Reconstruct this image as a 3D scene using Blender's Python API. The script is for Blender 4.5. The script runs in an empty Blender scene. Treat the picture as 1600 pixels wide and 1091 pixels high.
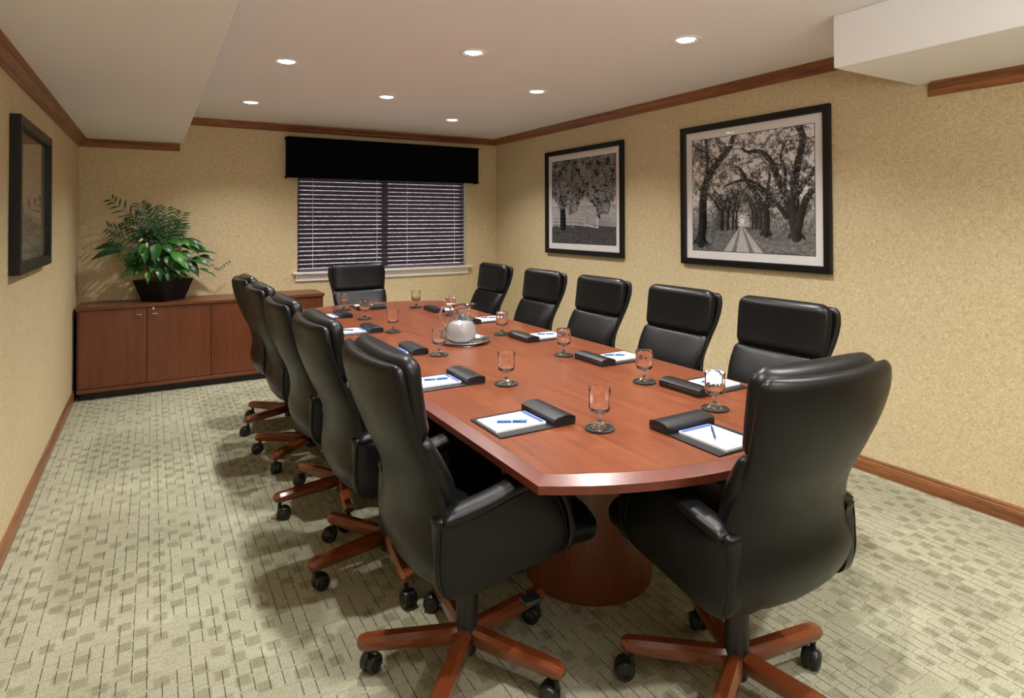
import bpy, bmesh, math, random
import numpy as np
from mathutils import Vector, Matrix

# ------------------------------------------------------------------ camera, world, lights, exposure
scene = bpy.context.scene
COL = scene.collection
PI = math.pi
RND = random.Random(7)

cam_d = bpy.data.cameras.new('camera')
cam = bpy.data.objects.new('camera', cam_d)
COL.objects.link(cam)
cam_d.sensor_width = 36.0
cam_d.lens = 959.16 / 1600 * 36.0
cam_d.shift_y = -(545.5 - 333.3) / 1600
cam_d.clip_start = 0.05
r = Vector((0.8628953, -0.5053757, -0.0026547))
u = Vector((-0.0042443, -0.0124993, 0.9999129))
f = Vector((0.5053649, 0.8628089, 0.0129305))
mw = Matrix(((r.x, u.x, -f.x, 0.5569), (r.y, u.y, -f.y, -6.5046), (r.z, u.z, -f.z, 1.4579), (0, 0, 0, 1)))
cam.matrix_world = mw
scene.camera = cam

scene.view_settings.view_transform = 'Standard'
scene.view_settings.look = 'None'
scene.view_settings.gamma = 1.0
scene.view_settings.use_curve_mapping = False
scene.view_settings.exposure = 0.16

SPOT_W = 98.0
SPOT_COL = (1.0, 0.98, 0.95)
SKY_STRENGTH = 0.75

world = bpy.data.worlds.new('world')
scene.world = world
world.use_nodes = True
wn = world.node_tree.nodes; wl = world.node_tree.links
wn.clear()
wo = wn.new('ShaderNodeOutputWorld'); wb = wn.new('ShaderNodeBackground'); sk = wn.new('ShaderNodeTexSky')
sk.sky_type = 'NISHITA'; sk.sun_elevation = math.radians(22); sk.sun_rotation = math.radians(150); sk.sun_disc = False
wb.inputs['Strength'].default_value = SKY_STRENGTH
wl.new(sk.outputs[0], wb.inputs[0]); wl.new(wb.outputs[0], wo.inputs[0])

# photographer's soft light bounced off the ceiling behind the camera
ad = bpy.data.lights.new('bounce_light', 'AREA'); ad.shape = 'RECTANGLE'; ad.size = 1.6; ad.size_y = 1.0; ad.energy = 42.0; ad.color = (1.0, 0.98, 0.97)
ao = bpy.data.objects.new('bounce_light', ad); COL.objects.link(ao); ao.location = (1.7, -7.3, 1.72)
ao.rotation_euler = (Vector((1.8, -6.9, 2.44)) - Vector(ao.location)).to_track_quat('-Z', 'Y').to_euler()

# dimensions of the room (metres)
W = 4.141          # left wall x=0, right wall x=W, back wall y=0
ZC = 2.44          # ceiling
ZS = 2.187         # underside of the dropped soffits
YF = -8.2          # wall behind the photographer
TZ = 0.75          # table top

# ------------------------------------------------------------------ materials
def mat(name, base=(0.8, 0.8, 0.8), rough=0.5, metal=0.0, spec=0.5, **kw):
    m = bpy.data.materials.new(name); m.use_nodes = True
    nt = m.node_tree; b = nt.nodes['Principled BSDF']
    b.inputs['Base Color'].default_value = (*base, 1); b.inputs['Roughness'].default_value = rough
    b.inputs['Metallic'].default_value = metal; b.inputs['Specular IOR Level'].default_value = spec
    for k, v in kw.items():
        b.inputs[k.replace('_', ' ')].default_value = v
    return m, nt, b
def N(nt, t, **kw):
    n = nt.nodes.new(t)
    for k, v in kw.items(): setattr(n, k, v)
    return n
def texco(nt, scale=(1, 1, 1), which='Object', rot=(0, 0, 0)):
    tc = N(nt, 'ShaderNodeTexCoord'); mp = N(nt, 'ShaderNodeMapping')
    mp.inputs['Scale'].default_value = scale; mp.inputs['Rotation'].default_value = rot
    nt.links.new(tc.outputs[which], mp.inputs[0]); return mp.outputs[0]
def noise(nt, vec, scale, detail=4, rough=0.5, dist=0.0):
    n = N(nt, 'ShaderNodeTexNoise'); n.inputs['Scale'].default_value = scale; n.inputs['Detail'].default_value = detail
    n.inputs['Roughness'].default_value = rough; n.inputs['Distortion'].default_value = dist
    nt.links.new(vec, n.inputs['Vector']); return n.outputs['Fac']
def ramp(nt, fac, stops):
    n = N(nt, 'ShaderNodeValToRGB'); e = n.color_ramp.elements
    while len(e) < len(stops): e.new(0.5)
    for k, (p_, c) in enumerate(stops): e[k].position = p_; e[k].color = (*c, 1)
    nt.links.new(fac, n.inputs[0]); return n.outputs[0]
def bump(nt, b, h, strength=0.2, dist=0.002):
    n = N(nt, 'ShaderNodeBump'); n.inputs['Strength'].default_value = strength; n.inputs['Distance'].default_value = dist
    nt.links.new(h, n.inputs['Height']); nt.links.new(n.outputs[0], b.inputs['Normal'])
def mth(nt, op, a, b=None, c=None):
    n = N(nt, 'ShaderNodeMath', operation=op)
    for i, v in enumerate((a, b, c)):
        if v is None: continue
        if isinstance(v, (int, float)): n.inputs[i].default_value = v
        else: nt.links.new(v, n.inputs[i])
    return n.outputs[0]
def mixc(nt, fac, a, b, blend='MIX'):
    n = N(nt, 'ShaderNodeMix', data_type='RGBA', blend_type=blend)
    for i, v in ((0, fac), (6, a), (7, b)):
        if isinstance(v, (int, float)): n.inputs[i].default_value = v
        elif isinstance(v, tuple): n.inputs[i].default_value = (*v, 1)
        else: nt.links.new(v, n.inputs[i])
    return n.outputs[2]

def wallpaper():
    m, nt, b = mat('wallpaper', rough=0.6, spec=0.25)
    v = texco(nt)
    n1 = noise(nt, v, 3.0, 3); n2 = noise(nt, v, 62, 5, 0.65, 1.6)
    vo = N(nt, 'ShaderNodeTexVoronoi', feature='DISTANCE_TO_EDGE'); vo.inputs['Scale'].default_value = 30
    ds = N(nt, 'ShaderNodeVectorMath', operation='ADD'); nz = N(nt, 'ShaderNodeTexNoise'); nz.inputs['Scale'].default_value = 30
    nt.links.new(v, nz.inputs['Vector'])
    sc = N(nt, 'ShaderNodeVectorMath', operation='SCALE'); sc.inputs['Scale'].default_value = 0.05
    nt.links.new(nz.outputs['Color'], sc.inputs[0]); nt.links.new(v, ds.inputs[0]); nt.links.new(sc.outputs[0], ds.inputs[1])
    nt.links.new(ds.outputs[0], vo.inputs['Vector'])
    c = ramp(nt, n2, [(0.32, (0.47, 0.36, 0.185)), (0.5, (0.655, 0.53, 0.315)), (0.68, (0.81, 0.69, 0.47))])
    vein = ramp(nt, vo.outputs['Distance'], [(0.0, (0.80, 0.77, 0.70)), (0.10, (1, 1, 1))])
    c = mixc(nt, 0.55, c, vein, 'MULTIPLY')
    c = mixc(nt, 0.25, c, ramp(nt, n1, [(0.3, (0.56, 0.45, 0.27)), (0.7, (0.67, 0.55, 0.35))]))
    nt.links.new(c, b.inputs['Base Color'])
    bump(nt, b, n2, 0.12, 0.001)
    return m
def plaster(name, col):
    m, nt, b = mat(name, col, 0.85, spec=0.2)
    v = texco(nt); n2 = noise(nt, v, 150, 4, 0.6)
    bump(nt, b, n2, 0.25, 0.0015)
    return m
def wood(name, dark, mid, light, rough=0.3, axis='Y', scale=1.0, coat=0.3, contrast=1.0):
    m, nt, b = mat(name, mid, rough, spec=0.5, Coat_Weight=coat, Coat_Roughness=0.12)
    s = {'X': (0.06, 1, 1), 'Y': (1, 0.06, 1), 'Z': (1, 1, 0.06)}[axis]
    v = texco(nt, tuple(k * scale for k in s))
    a = noise(nt, v, 26, 5, 0.62, 0.8); fine = noise(nt, v, 190, 3, 0.6, 0.2); big = noise(nt, v, 5, 2, 0.5, 1.5)
    t = mth(nt, 'ADD', mth(nt, 'MULTIPLY', a, 0.5), mth(nt, 'ADD', mth(nt, 'MULTIPLY', fine, 0.28), mth(nt, 'MULTIPLY', big, 0.22)))
    w_ = 0.13 / contrast
    c = ramp(nt, t, [(0.5 - w_, dark), (0.5, mid), (0.5 + w_, light)])
    nt.links.new(c, b.inputs['Base Color'])
    bump(nt, b, fine, 0.06, 0.0006)
    return m
def leather():
    m, nt, b = mat('black_leather', (0.0040, 0.0040, 0.0042), 0.33, spec=0.29)
    v = texco(nt)
    vo = N(nt, 'ShaderNodeTexVoronoi'); vo.inputs['Scale'].default_value = 480; nt.links.new(v, vo.inputs['Vector'])
    n1 = noise(nt, v, 14, 4, 0.6)
    h = mth(nt, 'ADD', mth(nt, 'MULTIPLY', vo.outputs['Distance'], 0.35), mth(nt, 'MULTIPLY', n1, 2.5))
    bump(nt, b, h, 0.22, 0.0012)
    rr = N(nt, 'ShaderNodeMapRange'); rr.inputs['To Min'].default_value = 0.29; rr.inputs['To Max'].default_value = 0.43
    nt.links.new(n1, rr.inputs[0]); nt.links.new(rr.outputs[0], b.inputs['Roughness'])
    return m
def carpet():
    m, nt, b = mat('carpet', rough=0.95, spec=0.08)
    tc = N(nt, 'ShaderNodeTexCoord'); sp = N(nt, 'ShaderNodeSeparateXYZ'); nt.links.new(tc.outputs['Object'], sp.inputs[0])
    cu, cv = 0.042, 0.078
    uu = mth(nt, 'DIVIDE', sp.outputs['X'], cu)
    ui = mth(nt, 'FLOOR', uu); uf = mth(nt, 'FRACT', uu)
    off = N(nt, 'ShaderNodeTexWhiteNoise', noise_dimensions='1D'); nt.links.new(ui, off.inputs['W'])
    vv = mth(nt, 'ADD', mth(nt, 'DIVIDE', sp.outputs['Y'], cv), mth(nt, 'MULTIPLY', mth(nt, 'ROUND', mth(nt, 'MULTIPLY', off.outputs['Value'], 4)), 0.25))
    vi = mth(nt, 'FLOOR', vv); vf = mth(nt, 'FRACT', vv)
    cb = N(nt, 'ShaderNodeCombineXYZ'); nt.links.new(ui, cb.inputs[0]); nt.links.new(vi, cb.inputs[1])
    wn_ = N(nt, 'ShaderNodeTexWhiteNoise', noise_dimensions='2D'); nt.links.new(cb.outputs[0], wn_.inputs['Vector'])
    # dark stitched dash along one side of most cells
    dash = mth(nt, 'MULTIPLY', mth(nt, 'LESS_THAN', uf, 0.072), mth(nt, 'GREATER_THAN', wn_.outputs['Value'], 0.30))
    dash = mth(nt, 'MULTIPLY', dash, mth(nt, 'GREATER_THAN', vf, 0.12))
    dots = mth(nt, 'MULTIPLY', mth(nt, 'LESS_THAN', vf, 0.05), mth(nt, 'GREATER_THAN', mth(nt, 'FRACT', mth(nt, 'MULTIPLY', uu, 5)), 0.45))
    # olive patches on a coarser checker
    u2 = mth(nt, 'DIVIDE', sp.outputs['X'], 0.056); v2 = mth(nt, 'DIVIDE', sp.outputs['Y'], 0.062)
    ck = N(nt, 'ShaderNodeCombineXYZ'); nt.links.new(mth(nt, 'FLOOR', u2), ck.inputs[0]); nt.links.new(mth(nt, 'FLOOR', v2), ck.inputs[1])
    w2 = N(nt, 'ShaderNodeTexWhiteNoise', noise_dimensions='2D'); nt.links.new(ck.outputs[0], w2.inputs['Vector'])
    par = mth(nt, 'MODULO', mth(nt, 'ADD', mth(nt, 'FLOOR', u2), mth(nt, 'ADD', mth(nt, 'FLOOR', v2), 10000)), 2)
    region = noise(nt, tc.outputs['Object'], 1.1, 2)
    def soft1(q):
        mr = N(nt, 'ShaderNodeMapRange', interpolation_type='SMOOTHSTEP'); mr.inputs['From Min'].default_value = 0.48; mr.inputs['From Max'].default_value = 0.30
        nt.links.new(mth(nt, 'ABSOLUTE', mth(nt, 'SUBTRACT', mth(nt, 'FRACT', q), 0.5)), mr.inputs[0]); return mr.outputs[0]
    patch = mth(nt, 'MULTIPLY', mth(nt, 'MULTIPLY', par, mth(nt, 'GREATER_THAN', w2.outputs['Value'], 0.3)), mth(nt, 'MULTIPLY', soft1(u2), soft1(v2)))
    rg = N(nt, 'ShaderNodeMapRange'); rg.inputs['From Min'].default_value = 0.35; rg.inputs['From Max'].default_value = 0.6; rg.inputs['To Min'].default_value = 0.4; rg.inputs['To Max'].default_value = 1.2
    nt.links.new(region, rg.inputs[0]); patch = mth(nt, 'MULTIPLY', patch, rg.outputs[0])
    c = mixc(nt, wn_.outputs['Value'], (0.475, 0.465, 0.335), (0.515, 0.505, 0.375))
    c = mixc(nt, patch, c, (0.355, 0.345, 0.235))
    pile = N(nt, 'ShaderNodeTexVoronoi'); pile.inputs['Scale'].default_value = 230; nt.links.new(tc.outputs['Object'], pile.inputs['Vector'])
    fine = noise(nt, tc.outputs['Object'], 420, 2)
    c = mixc(nt, 0.8, c, ramp(nt, pile.outputs['Distance'], [(0.1, (1, 1, 1)), (0.75, (0.66, 0.64, 0.60))]), 'MULTIPLY')
    c = mixc(nt, 0.6, c, ramp(nt, fine, [(0.35, (0.8, 0.8, 0.8)), (0.65, (1.05, 1.05, 1.05))]), 'MULTIPLY')
    c = mixc(nt, mth(nt, 'MULTIPLY', dash, 0.86), c, (0.045, 0.040, 0.028))
    c = mixc(nt, mth(nt, 'MULTIPLY', dots, 0.5), c, (0.06, 0.055, 0.04))
    nt.links.new(c, b.inputs['Base Color'])
    h = mth(nt, 'SUBTRACT', mth(nt, 'MULTIPLY', pile.outputs['Distance'], -1.0), mth(nt, 'MULTIPLY', dash, 1.0))
    bump(nt, b, h, 0.5, 0.003)
    return m

M = {}
M['wall'] = wallpaper()
M['ceil'] = plaster('ceiling_plaster', (0.83, 0.81, 0.82))
M['soffit'] = plaster('soffit_plaster', (0.84, 0.84, 0.83))
M['carpet'] = carpet()
for ax in 'XYZ':
    M['table' + ax] = wood('cherry_veneer_' + ax, (0.10, 0.025, 0.010), (0.165, 0.043, 0.016), (0.215, 0.063, 0.023), 0.29, ax, 1.7, 0.3, 0.95)
    M['cab' + ax] = wood('cabinet_veneer_' + ax, (0.10, 0.027, 0.009), (0.145, 0.041, 0.014), (0.185, 0.056, 0.019), 0.36, ax, 1.4, 0.15, 0.9)
    M['oak' + ax] = wood('stained_oak_' + ax, (0.12, 0.038, 0.010), (0.24, 0.085, 0.025), (0.33, 0.135, 0.045), 0.42, ax, 1.3, 0.15, 1.2)
M['edge'] = wood('dark_cherry_edge', (0.09, 0.018, 0.009), (0.12, 0.025, 0.012), (0.15, 0.034, 0.016), 0.32, 'Y', coat=0.06)
M['legwood'] = wood('polished_leg_wood', (0.11, 0.022, 0.007), (0.18, 0.042, 0.012), (0.24, 0.065, 0.019), 0.22, 'X', coat=0.6)
M['leather'] = leather()
M['plastic'] = mat('black_plastic', (0.012, 0.012, 0.013), 0.38)[0]
M['steel'] = mat('dark_metal', (0.05, 0.05, 0.05), 0.3, 0.8)[0]
M['chrome'] = mat('chrome', (0.75, 0.75, 0.75), 0.12, 1.0)[0]
M['brass'] = mat('satin_nickel', (0.75, 0.68, 0.52), 0.25, 1.0)[0]
M['black_frame'] = mat('black_lacquer_frame', (0.006, 0.006, 0.006), 0.4, spec=0.35)[0]
M['paper_mat'] = mat('mat_board', (0.90, 0.87, 0.85), 0.9, spec=0.1)[0]
M['white_paint'] = mat('white_paint', (0.78, 0.76, 0.72), 0.45)[0]
M['velvet'] = mat('black_fabric', (0.0035, 0.0035, 0.005), 0.95, spec=0.05)[0]
M['slat'] = mat('dark_wood_slat', (0.115, 0.080, 0.098), 0.36)[0]
M['cord'] = mat('blind_cord', (0.85, 0.83, 0.88), 0.6)[0]
M['pad'] = mat('black_leatherette', (0.008, 0.008, 0.009), 0.36)[0]
M['paper'] = mat('white_paper', (0.82, 0.83, 0.86), 0.7)[0]
M['blue'] = mat('blue_ink', (0.02, 0.07, 0.30), 0.5)[0]
M['pen'] = mat('blue_pen_metal', (0.02, 0.10, 0.28), 0.22, 0.5)[0]
M['rubber'] = mat('black_coaster', (0.012, 0.014, 0.015), 0.45)[0]
M['pot'] = mat('black_planter', (0.005, 0.005, 0.006), 0.45, spec=0.3)[0]
M['soil'] = mat('potting_soil', (0.035, 0.022, 0.012), 0.95)[0]
M['silver'] = mat('silver_tray', (0.86, 0.86, 0.85), 0.16, 1.0)[0]
M['cloth'] = mat('grey_napkin', (0.30, 0.34, 0.34), 0.8)[0]
M['label'] = mat('yellow_label', (0.62, 0.52, 0.16), 0.7)[0]
M['stem'] = mat('plant_stem', (0.10, 0.20, 0.03), 0.5)[0]
M['flower'] = mat('cream_flower', (0.80, 0.76, 0.42), 0.5)[0]
def leafmat(name, a, b_, rough):
    m, nt, b = mat(name, a, rough, spec=0.4)
    v = texco(nt); n1 = noise(nt, v, 16, 3)
    nt.links.new(ramp(nt, n1, [(0.3, a), (0.7, b_)]), b.inputs['Base Color'])
    b.inputs['Subsurface Weight'].default_value = 0.0
    return m
M['leaf_a'] = leafmat('peace_lily_leaf', (0.012, 0.075, 0.012), (0.030, 0.125, 0.020), 0.36)
M['leaf_b'] = leafmat('peace_lily_leaf_dark', (0.006, 0.035, 0.012), (0.015, 0.065, 0.017), 0.36)
M['leaf_c'] = leafmat('palm_frond_leaf', (0.009, 0.042, 0.006), (0.024, 0.085, 0.012), 0.45)
M['leaf_d'] = leafmat('young_leaf', (0.04, 0.17, 0.02), (0.07, 0.24, 0.035), 0.36)
def glass(name, col=(1, 1, 1), rough=0.0, ior=1.48):
    m = bpy.data.materials.new(name); m.use_nodes = True; nt = m.node_tree
    b = nt.nodes['Principled BSDF']
    b.inputs['Base Color'].default_value = (*col, 1); b.inputs['Transmission Weight'].default_value = 1
    b.inputs['Roughness'].default_value = rough; b.inputs['IOR'].default_value = ior
    return m
M['glass'] = glass('clear_glass', (0.99, 0.99, 0.99))
M['water'] = glass('iced_water', (0.86, 0.91, 0.93), 0.35, 1.33); M['water'].node_tree.nodes['Principled BSDF'].inputs['Transmission Weight'].default_value = 0.5
def sheet_glass(name, tint):
    m = bpy.data.materials.new(name); m.use_nodes = True; nt = m.node_tree; nt.nodes.clear()
    o = N(nt, 'ShaderNodeOutputMaterial'); mx = N(nt, 'ShaderNodeMixShader'); tr_ = N(nt, 'ShaderNodeBsdfTransparent'); gl = N(nt, 'ShaderNodeBsdfGlossy'); ge = N(nt, 'ShaderNodeNewGeometry'); dt = N(nt, 'ShaderNodeVectorMath', operation='DOT_PRODUCT')
    nt.links.new(ge.outputs['Normal'], dt.inputs[0]); nt.links.new(ge.outputs['Incoming'], dt.inputs[1])
    ab = mth(nt, 'ABSOLUTE', dt.outputs['Value']); pw = mth(nt, 'POWER', mth(nt, 'SUBTRACT', 1.0, ab), 5.0); fz = mth(nt, 'MULTIPLY_ADD', pw, 0.96, 0.03)
    tr_.inputs[0].default_value = (*tint, 1); gl.inputs['Roughness'].default_value = 0.02
    nt.links.new(fz, mx.inputs[0]); nt.links.new(tr_.outputs[0], mx.inputs[1]); nt.links.new(gl.outputs[0], mx.inputs[2]); nt.links.new(mx.outputs[0], o.inputs[0]); return m
M['pane'] = sheet_glass('window_glass', (0.97, 0.98, 1.0))
M['glaze'] = sheet_glass('picture_glass', (0.98, 0.98, 0.98))
m, nt, b = mat('lamp_lens', (1, 1, 1), 0.4); b.inputs['Emission Color'].default_value = (1, 0.97, 0.92, 1); b.inputs['Emission Strength'].default_value = 9.0; M['lens'] = m
M['trimwhite'] = mat('lamp_trim', (0.85, 0.85, 0.83), 0.35)[0]
M['reflector'] = mat('lamp_reflector', (0.85, 0.84, 0.8), 0.15, 1.0)[0]
M['lawn'] = leafmat('lawn', (0.22, 0.22, 0.24), (0.36, 0.35, 0.38), 0.9)
M['hedge'] = leafmat('hedge', (0.10, 0.10, 0.11), (0.34, 0.33, 0.36), 0.8)
m, nt, b = mat('print_ink', rough=0.9, spec=0.1); ca = N(nt, 'ShaderNodeVertexColor', layer_name='ink'); nt.links.new(ca.outputs[0], b.inputs['Base Color']); M['print'] = m
M['dullprint'] = mat('sepia_print', (0.5, 0.41, 0.29), 0.6)[0]

# ------------------------------------------------------------------ helpers
def link(o, parent=None):
    COL.objects.link(o)
    if parent is not None: o.parent = parent
    return o
def mesh(name, V, F, m=None, smooth=None, mats=None, fm=None):
    me = bpy.data.meshes.new(name); me.from_pydata([tuple(v) for v in V], [], F)
    for x in (mats or ([m] if m else [])): me.materials.append(x)
    if fm: me.polygons.foreach_set('material_index', fm)
    if smooth is not None:
        me.polygons.foreach_set('use_smooth', [True] * len(F))
        me.update()
        if smooth < 179: me.set_sharp_from_angle(angle=math.radians(smooth))
    me.update()
    return me
def obj(name, me, parent=None, loc=None, rot=None):
    o = bpy.data.objects.new(name, me); link(o, parent)
    if loc: o.location = loc
    if rot: o.rotation_euler = rot
    return o
def tag(o, label=None, cat=None, group=None, kind=None):
    if label: o['label'] = label
    if cat: o['category'] = cat
    if group: o['group'] = group
    if kind: o['kind'] = kind
    return o
def empty(name, loc=(0, 0, 0), rz=0.0):
    o = bpy.data.objects.new(name, None); o.empty_display_size = 0.1; link(o); o.location = loc; o.rotation_euler = (0, 0, rz); return o
def copy_tree(o, parent=None):
    c = o.copy(); COL.objects.link(c)
    if parent is not None: c.parent = parent
    for ch in list(o.children): copy_tree(ch, c)
    return c
class G:
    """geometry collector"""
    def __init__(s): s.V = []; s.F = []; s.fm = []
    def add(s, V, F, mi=0, T=None):
        n = len(s.V)
        s.V += [tuple(T @ Vector(v)) for v in V] if T else [tuple(v) for v in V]
        s.F += [tuple(i + n for i in q) for q in F]; s.fm += [mi] * len(F); return s
    def mesh(s, name, mats, smooth=None):
        if not isinstance(mats, (list, tuple)): mats = [mats]
        return mesh(name, s.V, s.F, smooth=smooth, mats=mats, fm=s.fm)
def boxgeo(a, b_, bev=0.0, seg=2):
    bm = bmesh.new(); bmesh.ops.create_cube(bm, size=1.0)
    for v in bm.verts:
        v.co = Vector([(a[i] + b_[i]) / 2 + v.co[i] * (b_[i] - a[i]) for i in range(3)])
    if bev > 0: bmesh.ops.bevel(bm, geom=list(bm.edges), offset=bev, segments=seg, affect='EDGES', profile=0.5)
    bmesh.ops.recalc_face_normals(bm, faces=bm.faces)
    bm.verts.index_update(); V = [v.co.copy() for v in bm.verts]; F = [tuple(v.index for v in q.verts) for q in bm.faces]; bm.free()
    return V, F
def box(name, a, b_, m, parent=None, bev=0.0, seg=2):
    V, F = boxgeo(a, b_, bev, seg)
    return obj(name, mesh(name, V, F, m, smooth=None), parent)
def rings(R_, closed=True, cap0=True, cap1=True):
    n = len(R_[0]); V = [v for q in R_ for v in q]; F = []
    for i in range(len(R_) - 1):
        for j in range(n if closed else n - 1):
            k = (j + 1) % n; F.append((i * n + j, i * n + k, (i + 1) * n + k, (i + 1) * n + j))
    if cap0: F.append(tuple(reversed(range(n))))
    if cap1: F.append(tuple((len(R_) - 1) * n + j for j in range(n)))
    return V, F
def lathe(prof, n=32, cap0=True, cap1=True, mod=None):
    R_ = []
    for (rr, z) in prof:
        R_.append([((rr if mod is None else mod(rr, z, 2 * PI * j / n)) * math.cos(2 * PI * j / n), (rr if mod is None else mod(rr, z, 2 * PI * j / n)) * math.sin(2 * PI * j / n), z) for j in range(n)])
    return rings(R_, True, cap0, cap1)
def frames(P):
    P = [Vector(p) for p in P]; T = []
    for i in range(len(P)):
        t = P[min(i + 1, len(P) - 1)] - P[max(i - 1, 0)]; T.append(t.normalized())
    return P, T
def tube(P, r0, n=8, r1=None):
    P, T = frames(P); up = Vector((0, 0, 1)) if abs(T[0].z) < 0.9 else Vector((1, 0, 0))
    nrm = (up - T[0] * up.dot(T[0])).normalized(); R_ = []
    for i, (p_, t) in enumerate(zip(P, T)):
        nrm = (nrm - t * nrm.dot(t)).normalized(); bn = t.cross(nrm)
        rr = r0 if r1 is None else r0 + (r1 - r0) * i / (len(P) - 1)
        if callable(rr): rr = rr(i)
        R_.append([p_ + nrm * math.cos(2 * PI * j / n) * rr + bn * math.sin(2 * PI * j / n) * rr for j in range(n)])
    return rings(R_)
def smoothpath(P, n=6):
    P = [Vector(p) for p in P]; out = []
    for i in range(len(P) - 1):
        p0 = P[max(i - 1, 0)]; p1 = P[i]; p2 = P[i + 1]; p3 = P[min(i + 2, len(P) - 1)]
        for k in range(n):
            t = k / n
            out.append(0.5 * ((2 * p1) + (p2 - p0) * t + (2 * p0 - 5 * p1 + 4 * p2 - p3) * t * t + (3 * p1 - p0 - 3 * p2 + p3) * t ** 3))
    out.append(P[-1]); return out
def padloft(S, thick, inset=0.03, n=28, ex=3.2, wrap=0.0, sub=5, capseg=5, front=False):
    """S: list of (x, z, halfwidth[, t]) in the XZ plane; an upholstered pad whose outer face follows the path.
    wrap bends the sides forward (+normal); section is a superellipse; ends rounded."""
    P = smoothpath([(s[0], s[2], s[1]) for s in S], sub)
    TH = smoothpath([((s[3] if len(s) > 3 else thick), 0, 0) for s in S], sub)
    # arc length stations with rounded ends
    L = [0.0]
    for i in range(1, len(P)): L.append(L[-1] + math.hypot(P[i][0] - P[i - 1][0], P[i][2] - P[i - 1][2]))
    tot = L[-1]
    def at(s):
        s = max(0, min(tot, s))
        for i in range(1, len(L)):
            if L[i] >= s - 1e-9:
                t = (s - L[i - 1]) / max(1e-9, L[i] - L[i - 1]); break
        p_ = P[i - 1].lerp(P[i], t); th = TH[i - 1].lerp(TH[i], t)[0]
        a = max(0, i - 2); b_ = min(len(P) - 1, i + 1)
        tx = P[b_][0] - P[a][0]; tz = P[b_][2] - P[a][2]; q = math.hypot(tx, tz)
        return p_, th, tx / q, tz / q
    st = []
    for k in range(capseg + 1):
        a = PI / 2 * k / capseg; st.append((inset * (1 - math.cos(a)), inset * (1 - math.sin(a))))
    mid = [(inset + (tot - 2 * inset) * k / (len(P) - 1), 0.0) for k in range(1, len(P) - 1)]
    st = st + mid + [(tot - a, b_) for a, b_ in reversed(st)]
    R_ = []
    for s, ins in st:
        p_, th, tx, tz = at(s)
        nx, nz = tz, -tx            # forward normal for an upward running path
        w = max(0.004, p_[1] - ins); t = max(0.0015, th / 2 - ins * (th / 2 / inset) * 0.92)
        ring = []
        for j in range(n):
            a = 2 * PI * j / n; ca, sa = math.cos(a), math.sin(a)
            l = math.copysign(abs(ca) ** (2 / ex), ca) * w
            d = math.copysign(abs(sa) ** (2 / (ex * 0.8)), sa) * t + th / 2 + wrap * (l / max(0.05, p_[1])) ** 2
            ring.append((p_[0] + nx * d, l, p_[2] + nz * d))
        R_.append(ring)
    return rings(R_)
def fix(me):
    bm = bmesh.new(); bm.from_mesh(me); bmesh.ops.recalc_face_normals(bm, faces=bm.faces); bm.to_mesh(me); bm.free(); me.update(); return me
def poly_slab(pts, z0, z1):
    n = len(pts)
    return [(x, y, z0) for x, y in pts] + [(x, y, z1) for x, y in pts], [tuple(reversed(range(n))), tuple(range(n, 2 * n))] + [(i, (i + 1) % n, n + (i + 1) % n, n + i) for i in range(n)]
def struct(o, label=None): o['kind'] = 'structure'; return tag(o, label)

# ------------------------------------------------------------------ room shell
T = 0.15
floor = struct(box('floor', (-T, YF - T, -0.12), (W + T, T, 0.0), M['carpet']), 'patterned sage and beige loop carpet with dark stitched dashes')
struct(box('wall_left', (-T, YF - T, 0), (0, T, ZC + 0.1), M['wall']), 'left wall in mottled beige wallpaper')
struct(box('wall_right', (W, YF - T, 0), (W + T, T, ZC + 0.1), M['wall']), 'right wall in mottled beige wallpaper')
struct(box('wall_front', (0, YF - T, 0), (W, YF, ZC + 0.1), M['wall']), 'beige wall behind the photographer')
WX0, WX1, WZ0, WZ1 = 1.83, 3.745, 0.925, 1.98
g = G()
for a, b_ in (((0, 0, 0), (WX0, T, ZC + 0.1)), ((WX1, 0, 0), (W, T, ZC + 0.1)), ((WX0, 0, 0), (WX1, T, WZ0)), ((WX0, 0, WZ1), (WX1, T, ZC + 0.1))):
    g.add(*boxgeo(a, b_))
struct(obj('wall_back', g.mesh('wall_back', M['wall'])), 'back wall in mottled beige wallpaper around the window')
struct(box('ceiling', (0, YF, ZC), (W, 0, ZC + 0.1), M['ceil']), 'smooth off-white ceiling')
struct(box('ceiling_soffit', (0, YF, ZS), (0.80, 0, ZC), M['ceil'], bev=0.004), 'lowered ceiling soffit along the left wall')
struct(box('ceiling_soffit', (3.375, YF, ZS), (W, -4.75, ZC), M['soffit'], bev=0.006), 'white box soffit in the upper right corner')

# mouldings: profile (depth from wall, height) swept along a straight run
CROWN = [(0.0, -0.070), (0.010, -0.070), (0.014, -0.060), (0.020, -0.056), (0.026, -0.040), (0.040, -0.022), (0.050, -0.016), (0.053, -0.010), (0.058, -0.008), (0.060, 0.0), (0.0, 0.0)]
BASE = [(0, 0), (0.014, 0), (0.014, 0.052), (0.0125, 0.055), (0.0125, 0.062), (0.009, 0.068), (0.0085, 0.080), (0.005, 0.0865), (0, 0.0865)]
def run(name, prof, p0, p1, inward, z, m, mit0=0, mit1=0, parent=None):
    """p0,p1 wall line (x,y); inward unit vector; mit: 1 = inside mitre (shortened with depth), -1 = flat cut raked back"""
    d = Vector((p1[0] - p0[0], p1[1] - p0[1], 0)).normalized(); iv = Vector((*inward, 0)); R_ = []
    for p_, mi, sg in ((p0, mit0, 1), (p1, mit1, -1)):
        R_.append([Vector((p_[0], p_[1], z)) + iv * a + d * (sg * mi * a) + Vector((0, 0, h)) for a, h in prof])
    V, F = rings(R_)
    me = fix(mesh(name, V, F, m)); return obj(name, me, parent)
e = 0.001
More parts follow.
